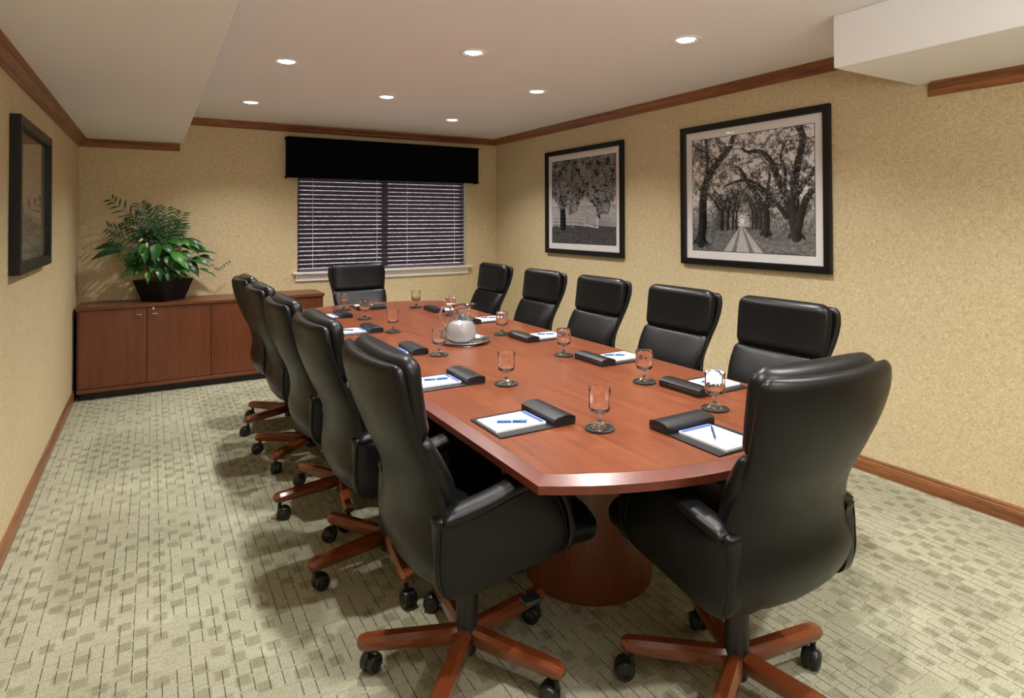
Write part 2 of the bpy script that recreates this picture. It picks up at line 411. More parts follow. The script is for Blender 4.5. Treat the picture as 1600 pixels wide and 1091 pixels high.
for nm, pr, p0, p1, inw, z, mm, a, b_, lab in (
    ('trim_1', CROWN, (e, -e), (e, YF), (1, 0), ZS, 'oakY', 1, 0, 'stained oak crown moulding along the left wall under the soffit'),
    ('trim_2', CROWN, (e, -e), (0.775, -e), (0, -1), ZS, 'oakX', 1, 0, 'short low crown moulding on the back wall under the left soffit'),
    ('trim_3', CROWN, (0.801, -e), (W - e, -e), (0, -1), ZC, 'oakX', 0, 1, 'stained oak crown moulding along the top of the back wall'),
    ('trim_4', CROWN, (W - e, -e), (W - e, -4.748), (-1, 0), ZC, 'oakY', 1, 0, 'stained oak crown moulding along the top of the right wall'),
    ('trim_5', CROWN, (W - e, -4.80), (W - e, YF), (-1, 0), ZS, 'oakY', 0.8, 0, 'low crown moulding under the right box soffit with a raked cut end'),
    ('baseboard_left', BASE, (e, -e), (e, YF), (1, 0), 0, 'oakY', 1, 0, 'stained oak baseboard on the left wall'),
    ('baseboard_back', BASE, (e, -e), (W - e, -e), (0, -1), 0, 'oakX', 1, 1, 'stained oak baseboard on the back wall'),
    ('baseboard_right', BASE, (W - e, -e), (W - e, YF), (-1, 0), 0, 'oakY', 1, 0, 'stained oak baseboard on the right wall')):
    struct(run(nm, pr, p0, p1, inw, z, M[mm], a, b_), lab)

# window
win = empty('window_1', ((WX0 + WX1) / 2, 0.06, WZ0)); win['kind'] = 'structure'; win['label'] = 'double window with white frame behind the dark blind'
def child_world(o, parent):
    o.parent = parent; o.matrix_parent_inverse = Matrix.Translation(-Vector(parent.location)); return o
g = G()
for a, b_ in (((WX0, 0.085, WZ0), (WX0 + 0.04, 0.14, WZ1)), ((WX1 - 0.04, 0.085, WZ0), (WX1, 0.14, WZ1)), ((WX0, 0.085, WZ0), (WX1, 0.14, WZ0 + 0.04)), ((WX0, 0.085, WZ1 - 0.04), (WX1, 0.14, WZ1))):
    g.add(*boxgeo(a, b_))
child_world(obj('window_frame', g.mesh('window_frame', M['white_paint'])), win)
child_world(box('mullion', (2.755, 0.085, WZ0 + 0.04), (2.815, 0.13, WZ1 - 0.04), M['slat']), win)
for a, b_ in ((WX0 + 0.04, 2.755), (2.815, WX1 - 0.04)):
    child_world(box('pane', (a, 0.105, WZ0 + 0.04), (b_, 0.111, WZ1 - 0.04), M['pane']), win)
child_world(box('window_sill', (WX0 - 0.045, -0.058, WZ0 - 0.002), (WX1 + 0.045, 0.085, WZ0 + 0.018), M['white_paint'], bev=0.004), win)
child_world(box('sill_apron', (WX0 - 0.02, -0.02, WZ0 - 0.075), (WX1 + 0.015, 0.0, WZ0 - 0.002), M['white_paint'], bev=0.003), win)
# outdoors seen between the slats
struct(box('ground', (-14, 0.4, -0.5), (18, 30, -0.2), M['lawn']), 'lawn outside the window')
def hedge(name, x0, x1, y, h, seed, lab):
    rr = random.Random(seed); nx, nz = 40, 14; V = []; F = []
    for s in (0, 1):
        for j in range(nz + 1):
            for i in range(nx + 1):
                env = math.sin(PI * j / nz) * 0.5 + 0.3
                yy = y + (s * 2 - 1) * (0.6 * env + 0.12 * rr.random()); V.append((x0 + (x1 - x0) * i / nx, yy, -0.2 + h * j / nz * (1 + 0.12 * rr.random())))
    q = (nx + 1) * (nz + 1)
    for s in (0, 1):
        for j in range(nz):
            for i in range(nx):
                a = s * q + j * (nx + 1) + i; F.append((a, a + 1, a + nx + 2, a + nx + 1))
    for i in range(nx): F.append((nz * (nx + 1) + i, nz * (nx + 1) + i + 1, q + nz * (nx + 1) + i + 1, q + nz * (nx + 1) + i))
    o = obj(name, fix(mesh(name, V, F, M['hedge'], smooth=60))); tag(o, lab, 'hedge')
hedge('clipped_hedge', -8, 15, 9.0, 5.5, 3, 'grey-green hedge outside, seen faintly between the blind slats')

# ------------------------------------------------------------------ blind + valance
bl = empty('venetian_blind', (2.785, 0.03, WZ0 + 0.02))
tag(bl, 'dark wood venetian blind hanging in the window below the black valance', 'blind')
BX0, BX1 = WX0 + 0.012, WX1 - 0.022
pitch = 0.0448; z0 = WZ0 + 0.075
tilt = math.radians(46)
V = []; F = []
ns = 5; hw = 0.025
for side in (0, 1):
    for k in range(ns):
        t = -1 + 2 * k / (ns - 1); d = t * hw; c = 0.003 * (1 - t * t) + side * -0.0028
        yy = d * math.cos(tilt) + c * math.sin(tilt); zz = d * math.sin(tilt) * -1 + c * math.cos(tilt)
        V += [(BX0 - 2.785, yy, zz), (BX1 - 2.785, yy, zz)]
for side in (0, 1):
    for k in range(ns - 1):
        a = side * 2 * ns + 2 * k; F.append((a, a + 1, a + 3, a + 2))
F += [(0, 1, 2 * ns + 1, 2 * ns), (2 * ns - 2, 2 * ns - 1, 4 * ns - 1, 4 * ns - 2), tuple(2 * k for k in range(ns)) + tuple(2 * ns + 2 * k for k in reversed(range(ns))), tuple(2 * k + 1 for k in range(ns)) + tuple(2 * ns + 2 * k + 1 for k in reversed(range(ns)))]
sm = fix(mesh('slat', V, F, M['slat'], smooth=30))
k = 0
while z0 + k * pitch < 1.95:
    obj('slat', sm, bl, loc=(0, 0, z0 + k * pitch - bl.location.z)); k += 1
child_world(box('bottom_rail', (BX0, 0.005, WZ0 + 0.022), (BX1, 0.055, WZ0 + 0.046), M['slat'], bev=0.004), bl)
child_world(box('head_rail', (BX0, 0.002, 1.945), (BX1, 0.058, 1.978), M['slat']), bl)
for x in (1.985, 2.665, 3.01, 3.59):
    child_world(obj('ladder_cord', mesh('ladder_cord', *tube([(x, 0.0015, WZ0 + 0.04), (x, 0.0015, 1.95)], 0.0022, 6), M['cord'], smooth=60)), bl)
for x in (1.885, 2.38, 3.33):
    child_world(obj('pull_cord', mesh('pull_cord', *tube([(x, -0.006, WZ0 + (0.45 if x < 1.9 else 0.1)), (x, -0.006, 1.95)], 0.0016, 6), M['slat'], smooth=60)), bl)

va = empty('window_valance', (2.775, -0.07, 1.9)); tag(va, 'long black fabric box valance with corded edges above the window', 'valance')
VX0, VX1, VY, VZ0, VZ1 = 1.715, 3.835, -0.14, 1.905, 2.300
g = G()
g.add(*boxgeo((VX0, VY, VZ0), (VX1, VY + 0.02, VZ1), 0.006)); g.add(*boxgeo((VX0, VY + 0.02, VZ0), (VX0 + 0.02, -0.001, VZ1), 0.003)); g.add(*boxgeo((VX1 - 0.02, VY + 0.02, VZ0), (VX1, -0.001, VZ1), 0.003)); g.add(*boxgeo((VX0 + 0.02, VY + 0.02, VZ1 - 0.02), (VX1 - 0.02, -0.001, VZ1), 0.003))
child_world(obj('fabric_box', g.mesh('fabric_box', M['velvet'])), va)
for z in (VZ0, VZ1):
    P = [(VX0 - 0.004, -0.008, z), (VX0 - 0.004, VY + 0.01, z), (VX0 + 0.004, VY - 0.004, z), (VX1 - 0.004, VY - 0.004, z), (VX1 + 0.004, VY + 0.01, z), (VX1 + 0.004, -0.008, z)]
    child_world(obj('welt_cord', mesh('welt_cord', *tube(P, 0.009, 10), M['velvet'], smooth=60)), va)

# ------------------------------------------------------------------ ceiling downlights
def downlight(x, y, label):
    t = empty('recessed_downlight', (x, y, ZC)); tag(t, label, 'ceiling light', 'recessed ceiling downlights')
    obj('trim_ring', RINGM, t); obj('lens', LENSM, t); obj('reflector', REFM, t)
    ld = bpy.data.lights.new('spot_lamp', 'SPOT'); ld.energy = SPOT_W; ld.color = SPOT_COL; ld.spot_size = math.radians(128); ld.spot_blend = 0.75; ld.shadow_soft_size = 0.035
    lo = bpy.data.objects.new('lamp_light', ld); link(lo, t); lo.location = (0, 0, -0.012)
RINGM = mesh('trim_ring', *lathe([(0.058, -0.001), (0.060, -0.006), (0.072, -0.006), (0.082, -0.003), (0.084, 0.0), (0.084, 0.001)], 32, False, False), M['trimwhite'], smooth=50)
LENSM = mesh('lens', *lathe([(0.0001, -0.0035), (0.047, -0.0035), (0.050, -0.002), (0.050, 0.0)], 28, False, False), M['lens'], smooth=50)
REFM = mesh('reflector', *lathe([(0.050, -0.002), (0.054, -0.0045), (0.058, -0.006)], 28, False, False), M['reflector'], smooth=50)
for x, y, lab in ((1.26, -2.575, 'ceiling downlight on the left, nearer the camera, next to the soffit edge'),
                  (1.25, -1.085, 'ceiling downlight far left, above the plant end of the back wall'),
                  (2.145, -1.845, 'middle ceiling downlight, farther of the two in the centre line'),
                  (2.165, -3.32, 'middle ceiling downlight, nearer of the two in the centre line'),
                  (3.055, -1.10, 'smallest, farthest ceiling downlight above the right end of the window'),
                  (3.065, -2.60, 'ceiling downlight above the farther picture on the right'),
                  (3.05, -4.12, 'largest ceiling downlight, nearest the right box soffit'),
                  (1.26, -4.07, 'downlight above the left row of chairs, out of the frame'),
                  (2.16, -4.80, 'downlight above the near end of the table, out of the frame'),
                  (1.26, -5.60, 'downlight above the camera, left side'),
                  (2.90, -5.60, 'downlight beside the right soffit, behind the near chair'),
                  (2.16, -6.80, 'downlight behind the camera')):
    downlight(x, y, lab)

# ------------------------------------------------------------------ conference table
XC = 2.143; YC = -3.25
def outline(hw, ye, yc_, n=22):
    """half width, y half-length at corner, y half-length at apex"""
    pts = []
    for sgn in (-1, 1):
        s = yc_ - ye; rad = (hw * hw + s * s) / (2 * s); a = math.asin(hw / rad)
        seg = []
        for k in range(n + 1):
            t = -a + 2 * a * k / n
            seg.append((XC + rad * math.sin(t) * (1 if sgn < 0 else -1), YC + sgn * (yc_ - rad * (1 - math.cos(t)))))
        pts += seg
    return pts
tb = empty('conference_table', (XC, YC, 0)); tag(tb, 'long boat-ended cherry wood conference table in the middle of the room', 'table')
OUT = outline(0.672, 1.832, 2.035); INN = outline(0.638, 1.808, 1.998); UND = outline(0.655, 1.82, 2.02)
n = len(OUT)
R_ = [[(x, y, z) for x, y in o_] for o_, z in ((INN, TZ), (OUT, TZ - 0.018), (OUT, TZ - 0.042), (UND, TZ - 0.046))]
V, F = rings(R_, True, False, True)
me = fix(mesh('table_edge', V, F, M['edge'], smooth=15)); child_world(obj('table_edge', me), tb)['label'] = 'darker bevelled cherry edge'
V, F = poly_slab(INN, TZ - 0.01, TZ + 0.0005); me = fix(mesh('table_top', V, F, M['tableY'])); child_world(obj('table_top', me), tb)
for y in (-4.42, -2.08):
    V, F = lathe([(0.235, 0.0), (0.262, 0.0), (0.264, 0.03), (0.256, 0.16), (0.248, 0.32), (0.246, 0.5), (0.252, 0.66), (0.256, TZ - 0.046)], 64)
    child_world(obj('pedestal', mesh('pedestal', V, F, M['cabZ'], smooth=50), None, loc=(XC, y, 0)), tb)
child_world(box('cross_beam', (XC - 0.03, -4.2, 0.50), (XC + 0.03, -2.3, TZ - 0.046), M['cabY']), tb)

# ------------------------------------------------------------------ office chair prototype (front = +X, hub at origin)
def build_chair():
    t = empty('office_chair')
    L = M['leather']
    # back shell: rear face path from under the seat up
    S = [(-0.06, 0.372, 0.17), (-0.16, 0.375, 0.225), (-0.225, 0.415, 0.254), (-0.258, 0.50, 0.262), (-0.247, 0.60, 0.250), (-0.266, 0.70, 0.230), (-0.312, 0.80, 0.236), (-0.352, 0.90, 0.254), (-0.376, 0.99, 0.262), (-0.385, 1.062, 0.252)]
    me = fix(mesh('back_shell', *padloft(S, 0.058, 0.028, 36, 3.6, 0.035, 4), L, smooth=180)); obj('back_shell', me, t)
    S = [(-0.300, 0.812, 0.226), (-0.318, 0.87, 0.237), (-0.335, 0.96, 0.244), (-0.343, 1.03, 0.243), (-0.345, 1.082, 0.234)]
    me = fix(mesh('headrest', *padloft(S, 0.106, 0.042, 32, 3.2, 0.012, 5), L, smooth=180)); obj('headrest', me, t)
    S = [(-0.185, 0.47, 0.212, 0.08), (-0.200, 0.55, 0.214, 0.10), (-0.222, 0.65, 0.222, 0.106), (-0.256, 0.74, 0.238, 0.096), (-0.290, 0.832, 0.238, 0.075)]
    me = fix(mesh('lumbar_cushion', *padloft(S, 0.09, 0.03, 32, 3.4, 0.01, 5), L, smooth=180)); obj('lumbar_cushion', me, t)
    # seat: path runs from the front lip backwards so the normal points up
    S = [(0.355, 0.425, 0.215), (0.338, 0.402, 0.225), (0.27, 0.392, 0.232), (0.15, 0.385, 0.232), (0.0, 0.38, 0.23), (-0.17, 0.38, 0.225)]
    S = [(0.378, 0.374, 0.218, 0.125), (0.30, 0.386, 0.229, 0.146), (0.15, 0.388, 0.229, 0.142), (-0.02, 0.385, 0.228, 0.128), (-0.18, 0.385, 0.222, 0.11)]
    me = fix(mesh('seat_cushion', *padloft(S, 0.13, 0.05, 36, 3.2, 0.0, 6, 7), L, smooth=180)); sc = obj('seat_cushion', me, t)
    g_ = G(); g_.add(*tube([(0.338, -0.20, 0.452), (0.352, -0.14, 0.452), (0.354, 0.0, 0.452), (0.352, 0.14, 0.452), (0.338, 0.20, 0.452)], 0.003, 6))
    obj('piping', g_.mesh('piping', L, 60), sc)
    # arms: closed upholstered side panels
    A = smoothpath([(-0.215, 0.600, 0), (-0.215, 0.630, 0), (-0.14, 0.634, 0), (-0.05, 0.648, 0), (0.05, 0.670, 0), (0.125, 0.671, 0), (0.188, 0.636, 0), (0.224, 0.565, 0), (0.231, 0.490, 0), (0.216, 0.438, 0)], 4)
    B = smoothpath([(0.216, 0.438, 0), (0.16, 0.425, 0), (0.05, 0.412, 0), (-0.06, 0.398, 0), (-0.14, 0.394, 0), (-0.195, 0.412, 0), (-0.218, 0.47, 0), (-0.215, 0.600, 0)], 4)
    ol = [(p_[0], p_[1]) for p_ in A] + [(p_[0], p_[1]) for p_ in B[1:-1]]
    cx = sum(p_[0] for p_ in ol) / len(ol); cz = sum(p_[1] for p_ in ol) / len(ol)
    for s in (-1, 1):
        R_ = []
        for ins, yy in ((0.055, 0.212), (0.0, 0.216), (0.0, 0.246), (0.004, 0.254), (0.018, 0.262), (0.055, 0.268), (0.10, 0.270)):
            ring = []
            for k in range(len(ol)):
                x, z = ol[k]; d = math.hypot(x - cx, z - cz); q = 1 - ins / max(d, 0.12)
                ring.append((cx + (x - cx) * q, s * yy, cz + (z - cz) * q))
            R_.append(ring)
        arm = obj('arm', fix(mesh('arm', *rings(R_), L, smooth=70)), t)
        AP = smoothpath([(-0.20, 0.624, 0), (-0.14, 0.630, 0), (-0.05, 0.645, 0), (0.05, 0.667, 0), (0.125, 0.668, 0), (0.188, 0.633, 0), (0.224, 0.562, 0), (0.232, 0.490, 0), (0.220, 0.448, 0)], 4)
        R_ = []
        for i, p_ in enumerate(AP):
            a = AP[max(0, i - 1)]; b2 = AP[min(len(AP) - 1, i + 1)]; tx, tz = b2[0] - a[0], b2[1] - a[1]; q = math.hypot(tx, tz); nx, nz = -tz / q, tx / q
            en = min(1.0, 0.35 + 0.65 * min(i, len(AP) - 1 - i) / 1.5)
            fw = 1.0 - 0.15 * (i / len(AP))
            R_.append([(p_[0] + nx * d * en, s * (0.238 + l * fw), p_[1] + nz * d * en) for l, d in ((-0.040, -0.010), (-0.043, 0.0), (-0.040, 0.011), (-0.028, 0.018), (0.0, 0.021), (0.022, 0.018), (0.034, 0.011), (0.037, 0.0), (0.034, -0.010))])
        obj('arm_pad', fix(mesh('arm_pad', *rings(R_), L, smooth=70)), arm)
        P = [(p_[0], s * 0.2620, p_[1] - 0.007) for p_ in AP]
        obj('piping', mesh('piping', *tube(P, 0.0038, 7), L, smooth=60), arm)
        P = [(p_[0] * 0.93 - 0.004, s * 0.2635, p_[1] - 0.02) for p_ in AP[3:]]
        obj('piping', mesh('piping', *tube(P, 0.0024, 6), L, smooth=60), arm)
    # piping round shell
    P = []
    for q in smoothpath([(-0.200, 0.2600, 0.43), (-0.213, 0.2600, 0.48), (-0.213, 0.2600, 0.54), (-0.210, 0.2590, 0.60), (-0.200, 0.262, 0.625)], 4): P.append(q)
    for s in (-1, 1): obj('shell_piping', mesh('shell_piping', *tube([(q[0], s * q[1], q[2]) for q in P], 0.0028, 6), L, smooth=60), t)
    # mechanism
    g_ = G(); g_.add(*boxgeo((-0.13, -0.10, 0.335), (0.15, 0.10, 0.384), 0.012)); g_.add(*boxgeo((-0.05, -0.05, 0.315), (0.06, 0.05, 0.34), 0.008))
    mech = obj('tilt_mechanism', g_.mesh('tilt_mechanism', M['plastic'], 40), t)
    g_ = G(); g_.add(*tube([(0.05, -0.09, 0.345), (0.08, -0.17, 0.335), (0.10, -0.205, 0.315)], 0.005, 8))
    V, F = boxgeo((0.075, -0.245, 0.296), (0.135, -0.20, 0.312), 0.006); g_.add(V, F)
    obj('lever', g_.mesh('lever', M['steel'], 40), mech)
    V, F = lathe([(0.024, 0.055), (0.030, 0.055), (0.030, 0.10), (0.036, 0.105), (0.037, 0.285), (0.034, 0.292), (0.026, 0.294), (0.026, 0.345)], 28)
    obj('gas_column', mesh('gas_column', V, F, M['plastic'], smooth=40), t)
    # legs + casters
    sec = lambda w, zb, zt: [(-w, zb + 0.010), (-w + 0.006, zb), (w - 0.006, zb), (w, zb + 0.010), (w, zt - 0.012), (w * 0.52, zt), (-w * 0.52, zt), (-w, zt - 0.012)]
    R_ = []
    for x, w, zb, zt in ((0.018, 0.016, 0.088, 0.140), (0.05, 0.026, 0.087, 0.139), (0.15, 0.028, 0.087, 0.135), (0.27, 0.028, 0.088, 0.131), (0.325, 0.027, 0.088, 0.128), (0.343, 0.022, 0.091, 0.124), (0.351, 0.013, 0.097, 0.117)):
        R_.append([(x, a, z) for a, z in sec(w, zb, zt)])
    LEG = fix(mesh('leg', *rings(R_), M['legwood'], smooth=35))
    g_ = G()
    for s in (-1, 1):
        V, F = lathe([(0.002, 0.0), (0.014, 0.0015), (0.0155, 0.003), (0.023, 0.003), (0.0262, 0.006), (0.0275, 0.012), (0.0275, 0.020), (0.024, 0.0225), (0.002, 0.0225)], 24)
        T_ = Matrix.Translation((-0.018, s * 0.0265, 0.0275)) @ Matrix.Rotation(s * PI / 2, 4, 'X')
        g_.add(V, F, 0, T_)
    WH = fix(g_.mesh('wheel_pair', M['plastic'], 40))
    g_ = G()
    R_ = []
    for yy in (-0.0045, 0.0045):
        R_.append([(-0.018 + 0.030 * math.cos(a), yy, 0.0275 + 0.030 * math.sin(a)) for a in [math.radians(q) for q in range(-10, 201, 15)]] + [(-0.046, yy, 0.020), (0.010, yy, 0.022)])
    g_.add(*rings(R_)); g_.add(*lathe([(0.0085, 0.045), (0.0085, 0.068), (0.006, 0.07), (0.006, 0.086)], 14))
    FK = fix(g_.mesh('caster', M['plastic'], 40))
    for k in range(5):
        leg = obj('leg', LEG, t, rot=(0, 0, k * 2 * PI / 5))
        c = obj('caster', FK, leg, loc=(0.322, 0, 0), rot=(0, 0, k * 2.1 + 0.5))
        # wheels joined with the caster to keep three levels
    g_ = G(); g_.add([v.co.copy() for v in FK.vertices], [tuple(p_.vertices) for p_ in FK.polygons]); g_.add([v.co.copy() for v in WH.vertices], [tuple(p_.vertices) for p_ in WH.polygons])
    g_.V = [(x * 1.12, y * 1.12, z * 1.12) for x, y, z in g_.V]
    CM = g_.mesh('caster', M['plastic'], 40)
    for leg in t.children:
        for c in leg.children:
            if c.name.startswith('caster'): c.data = CM
    return t
proto = build_chair()
CH = [  # x, y, yaw(deg), base angle (world deg), label
    (1.452, -4.678, 0, 12, 'black leather chair nearest the camera in the left row, whole base showing'),
    (1.435, -3.940, 0, 47.5, 'second black leather chair from the camera in the left row'),
    (1.42, -3.27, 0, 43.5, 'third black leather chair from the camera, middle of the left row'),
    (1.42, -2.53, 0, 4.5, 'fourth black leather chair from the camera in the left row'),
    (1.42, -1.83, 0, 60, 'farthest black leather chair of the left row, in front of the cabinet'),
    (2.86, -4.635, 180, 39.6, 'black leather chair nearest the camera in the right row'),
    (2.86, -3.98, 180, 18, 'second black leather chair from the camera in the right row'),
    (2.88, -3.24, 180, 10, 'third black leather chair from the camera, middle of the right row'),
    (2.88, -2.53, 180, 33, 'fourth black leather chair from the camera in the right row'),
    (2.89, -1.72, 180, 60, 'farthest black leather chair of the right row, near the window corner'),
    (2.165, -1.28, -90, 25, 'black leather chair at the far head of the table, in front of the window'),
    (2.118, -5.205, 87, 65, 'large black leather chair at the near end of the table, seen from behind'),
]
chairs = []
for i, (x, y, yaw, ba, lab) in enumerate(CH):
    c = proto if i == 0 else copy_tree(proto)
    c.location = (x, y, 0); c.rotation_euler = (0, 0, math.radians(yaw)); c['label'] = lab; c['category'] = 'chair'; c['group'] = 'executive chairs around the conference table'
    ls = [q for q in c.children if q.name.startswith('leg')]
    for k, leg in enumerate(ls):
        leg.rotation_euler = (0, 0, math.radians(ba - yaw) + k * 2 * PI / 5)
        for cs in leg.children: cs.rotation_euler = (0, 0, RND.uniform(-PI, PI))
    chairs.append(c)
tagm = box('care_label', (-0.02, -0.03, 0), (0.02, 0.03, 0.001), M['label'], chairs[11]); tagm.location = (0.24, 0.05, 0.531); tagm['label'] = 'small yellow label on the seat'

# ------------------------------------------------------------------ credenza
cb = empty('storage_credenza', (1.01, -0.21, 0)); tag(cb, 'low cherry wood credenza with four doors against the back wall, under the plant', 'cabinet')
CY = -0.42; CX0, CX1 = 0.03, 1.995
def cbx(name, a, b_, m, bev=0.0, par=None): return child_world(box(name, a, b_, m, bev=bev), par or cb)
cbx('plinth', (CX0 + 0.02, CY + 0.04, 0.0), (CX1 - 0.02, -0.04, 0.062), M['plastic'])
cbx('bottom_rail', (CX0, CY - 0.008, 0.062), (CX1, -0.02, 0.092), M['cabX'], 0.003)
cbx('carcass', (CX0, CY + 0.02, 0.092), (CX1, -0.02, 0.735), M['cabZ'])
cbx('cabinet_top', (CX0 - 0.008, CY - 0.012, 0.735), (CX1 + 0.008, -0.018, 0.765), M['cabX'], 0.003)
for k in range(4):
    a = CX0 + 0.003 + k * (CX1 - CX0) / 4; b_ = CX0 - 0.003 + (k + 1) * (CX1 - CX0) / 4
    a2, b2 = a + (0.0 if k else 0.012), b_ - (0.0 if k < 3 else 0.012)
    d = box('door', (a2, CY, 0.097), (b2, CY + 0.019, 0.731), M['cabZ'], bev=0.0015); child_world(d, cb)
    hx = b_ - 0.055 if k % 2 == 0 else a + 0.055
    P = [(hx - 0.022, CY - 0.001, 0.677), (hx - 0.018, CY - 0.014, 0.677), (hx + 0.018, CY - 0.014, 0.677), (hx + 0.022, CY - 0.001, 0.677)]
    h = obj('door_handle', mesh('door_handle', *tube(P, 0.0045, 8), M['brass'], smooth=60)); h.parent = d; h.matrix_parent_inverse = Matrix.Translation(-Vector(cb.location))
    h.matrix_parent_inverse = (Matrix.Translation(Vector(cb.location)) @ Matrix.Identity(4)).inverted() if False else Matrix.Identity(4)
    if k == 1:
        V, F = lathe([(0.013, 0.0), (0.013, 0.004), (0.010, 0.008), (0.004, 0.009), (0.0001, 0.009)], 20, True, False)
        Tm = Matrix.Translation((hx - 0.012, CY, 0.722 - 0.001)) @ Matrix.Rotation(PI / 2, 4, 'X')
        lk = obj('lock', mesh('lock', [Tm @ Vector(v) for v in V], F, M['brass'], smooth=40)); lk.parent = d

# ------------------------------------------------------------------ planter
pl = empty('potted_plant', (0.645, -0.21, 0.7655)); tag(pl, 'bushy peace lily and parlour palm in a tapered square black planter on the credenza', 'plant')
def P0(o): return child_world(o, pl)
cx, cy, zb = 0.645, -0.21, 0.7655
def sq(h, z, rot=PI / 4):
    return [(cx + h * math.cos(rot + PI / 4 + k * PI / 2), cy + h * math.sin(rot + PI / 4 + k * PI / 2), z) for k in range(4)]
V, F = rings([sq(0.165, zb), sq(0.238, zb + 0.185), sq(0.222, zb + 0.185), sq(0.212, zb + 0.155)], True, True, True)
P0(obj('pot', fix(mesh('pot', V, F, M['pot']))))
rr = random.Random(3)
V = []; F = []
for j in range(9):
    for i in range(9):
        a, b_ = (i - 4) / 4, (j - 4) / 4; h = 0.148
        V.append((cx + (a - b_) * 0.5 * 0.298 * 0.72 * 1.0, cy + (a + b_) * 0.5 * 0.298 * 0.72, zb + 0.165 + rr.random() * 0.018))
for j in range(8):
    for i in range(8): q = j * 9 + i; F.append((q, q + 1, q + 10, q + 9))
P0(obj('soil', mesh('soil', V, F, M['soil'], smooth=60)))
def leaf_mesh(name, base, tip, width, m, droop=0.25, fold=0.18, nrm=None, n_=8):
    B = Vector(base); Tp = Vector(tip); Tp = Tp + (Tp - B) * 0.18; d = Tp - B; Ln = d.length; d.normalize()
    up = nrm if nrm is not None else Vector((0, 0, 1))
    side = d.cross(up)
    if side.length < 0.2: side = d.cross(Vector((0, -1, 0.3)))
    side.normalize(); nn = side.cross(d).normalized()
    if nn.y > 0 and nrm is None and abs(nn.z) < 0.3: nn = -nn
    V = []; F = []
    for k in range(n_ + 1):
        t = k / n_; w = width * (math.sin(PI * min(1, t ** 0.72)) ** 0.85) * 1.08 * (1 - t) ** 0.22 if 0 < k < n_ else 0.001
        c = B + d * (Ln * t) + nn * (droop * Ln * math.sin(PI * t) * 0.6)
        for s in (-1, -0.5, 0, 0.5, 1):
            V.append(c + side * (w * s) + nn * (fold * w * abs(s)) + nn * (0.03 * w * math.sin(9 * t + s)))
    for k in range(n_):
        for j in range(4): a = k * 5 + j; F.append((a, a + 1, a + 6, a + 5))
    return mesh(name, V, F, m, smooth=180)
root = Vector((cx, cy, zb + 0.17))
def petiole(base, g_):
    B = Vector(base); st = root + Vector(((B.x - cx) * 0.25 + rr.uniform(-.02, .02), (B.y - cy) * 0.3 + rr.uniform(-.02, .02), 0)); mid = st.lerp(B, 0.55) + Vector((0, 0, 0.05))
    g_.add(*tube(smoothpath([st, mid, B], 4), 0.0032, 5, 0.0022))
LV = [(0.343,-0.200,1.247,0.157,1.226,.042,'b'),(0.345,-0.250,1.218,0.146,1.149,.045,'b'),(0.491,-0.200,1.326,0.420,1.399,.05,'b'),(0.607,-0.220,1.314,0.544,1.413,.05,'b'),
 (0.465,-0.200,1.285,0.368,1.307,.035,'a'),(0.598,-0.340,1.275,0.576,1.124,.047,'a'),(0.510,-0.330,1.227,0.502,1.121,.035,'a'),(0.458,-0.300,1.207,0.372,1.099,.048,'b'),
 (0.643,-0.300,1.264,0.697,1.180,.04,'a'),(0.705,-0.360,1.192,0.792,1.075,.045,'d'),(0.771,-0.280,1.198,0.854,1.122,.035,'a'),(0.754,-0.200,1.300,0.954,1.205,.04,'b'),
 (0.888,-0.180,1.185,1.048,1.164,.026,'b'),(0.924,-0.220,1.148,1.035,1.101,.028,'b'),(0.864,-0.280,1.121,0.992,1.053,.034,'a'),(0.817,-0.300,1.072,0.906,0.978,.032,'b'),
 (0.924,-0.220,1.036,1.050,0.955,.018,'a'),(0.660,-0.340,1.162,0.697,1.058,.035,'a'),(0.607,-0.360,1.063,0.616,0.961,.03,'b'),(0.520,-0.360,1.036,0.525,0.945,.02,'d'),
 (0.723,-0.360,1.068,0.760,1.006,.03,'a'),(0.598,-0.360,1.053,0.542,1.025,.022,'a'),(0.414,-0.260,1.166,0.380,1.066,.03,'b'),
 (0.56,-0.26,1.24,0.49,1.17,.04,'b'),(0.68,-0.26,1.30,0.76,1.25,.04,'a'),(0.78,-0.24,1.25,0.90,1.19,.038,'a'),(0.66,-0.25,1.22,0.60,1.12,.04,'a'),(0.74,-0.30,1.14,0.83,1.04,.038,'a'),
 (0.55,-0.30,1.13,0.47,1.06,.036,'b'),(0.50,-0.26,1.10,0.43,1.01,.034,'a'),(0.78,-0.30,1.10,0.86,1.06,.032,'a'),(0.62,-0.22,1.35,0.66,1.26,.042,'b'),(0.80,-0.15,1.27,0.93,1.27,.034,'b'),
 (0.70,-0.33,1.11,0.66,1.02,.03,'b'),(0.58,-0.33,1.12,0.55,1.03,.03,'b'),(0.70,-0.18,1.36,0.77,1.33,.038,'b'),(0.85,-0.20,1.22,1.00,1.18,.03,'a'),(0.57,-0.2,1.38,0.50,1.33,.035,'b'),
 (0.45,-0.16,1.14,0.38,1.10,.03,'b'),(0.86,-0.14,1.12,0.96,1.09,.03,'b'),(0.76,-0.34,1.05,0.83,0.99,.026,'a'),(0.48,-0.32,1.05,0.44,0.99,.024,'a'),(0.64,-0.37,1.03,0.68,0.98,.022,'b'),(0.70,-0.05,1.15,0.78,1.12,.04,'b'),(0.52,-0.05,1.18,0.44,1.15,.04,'b')]
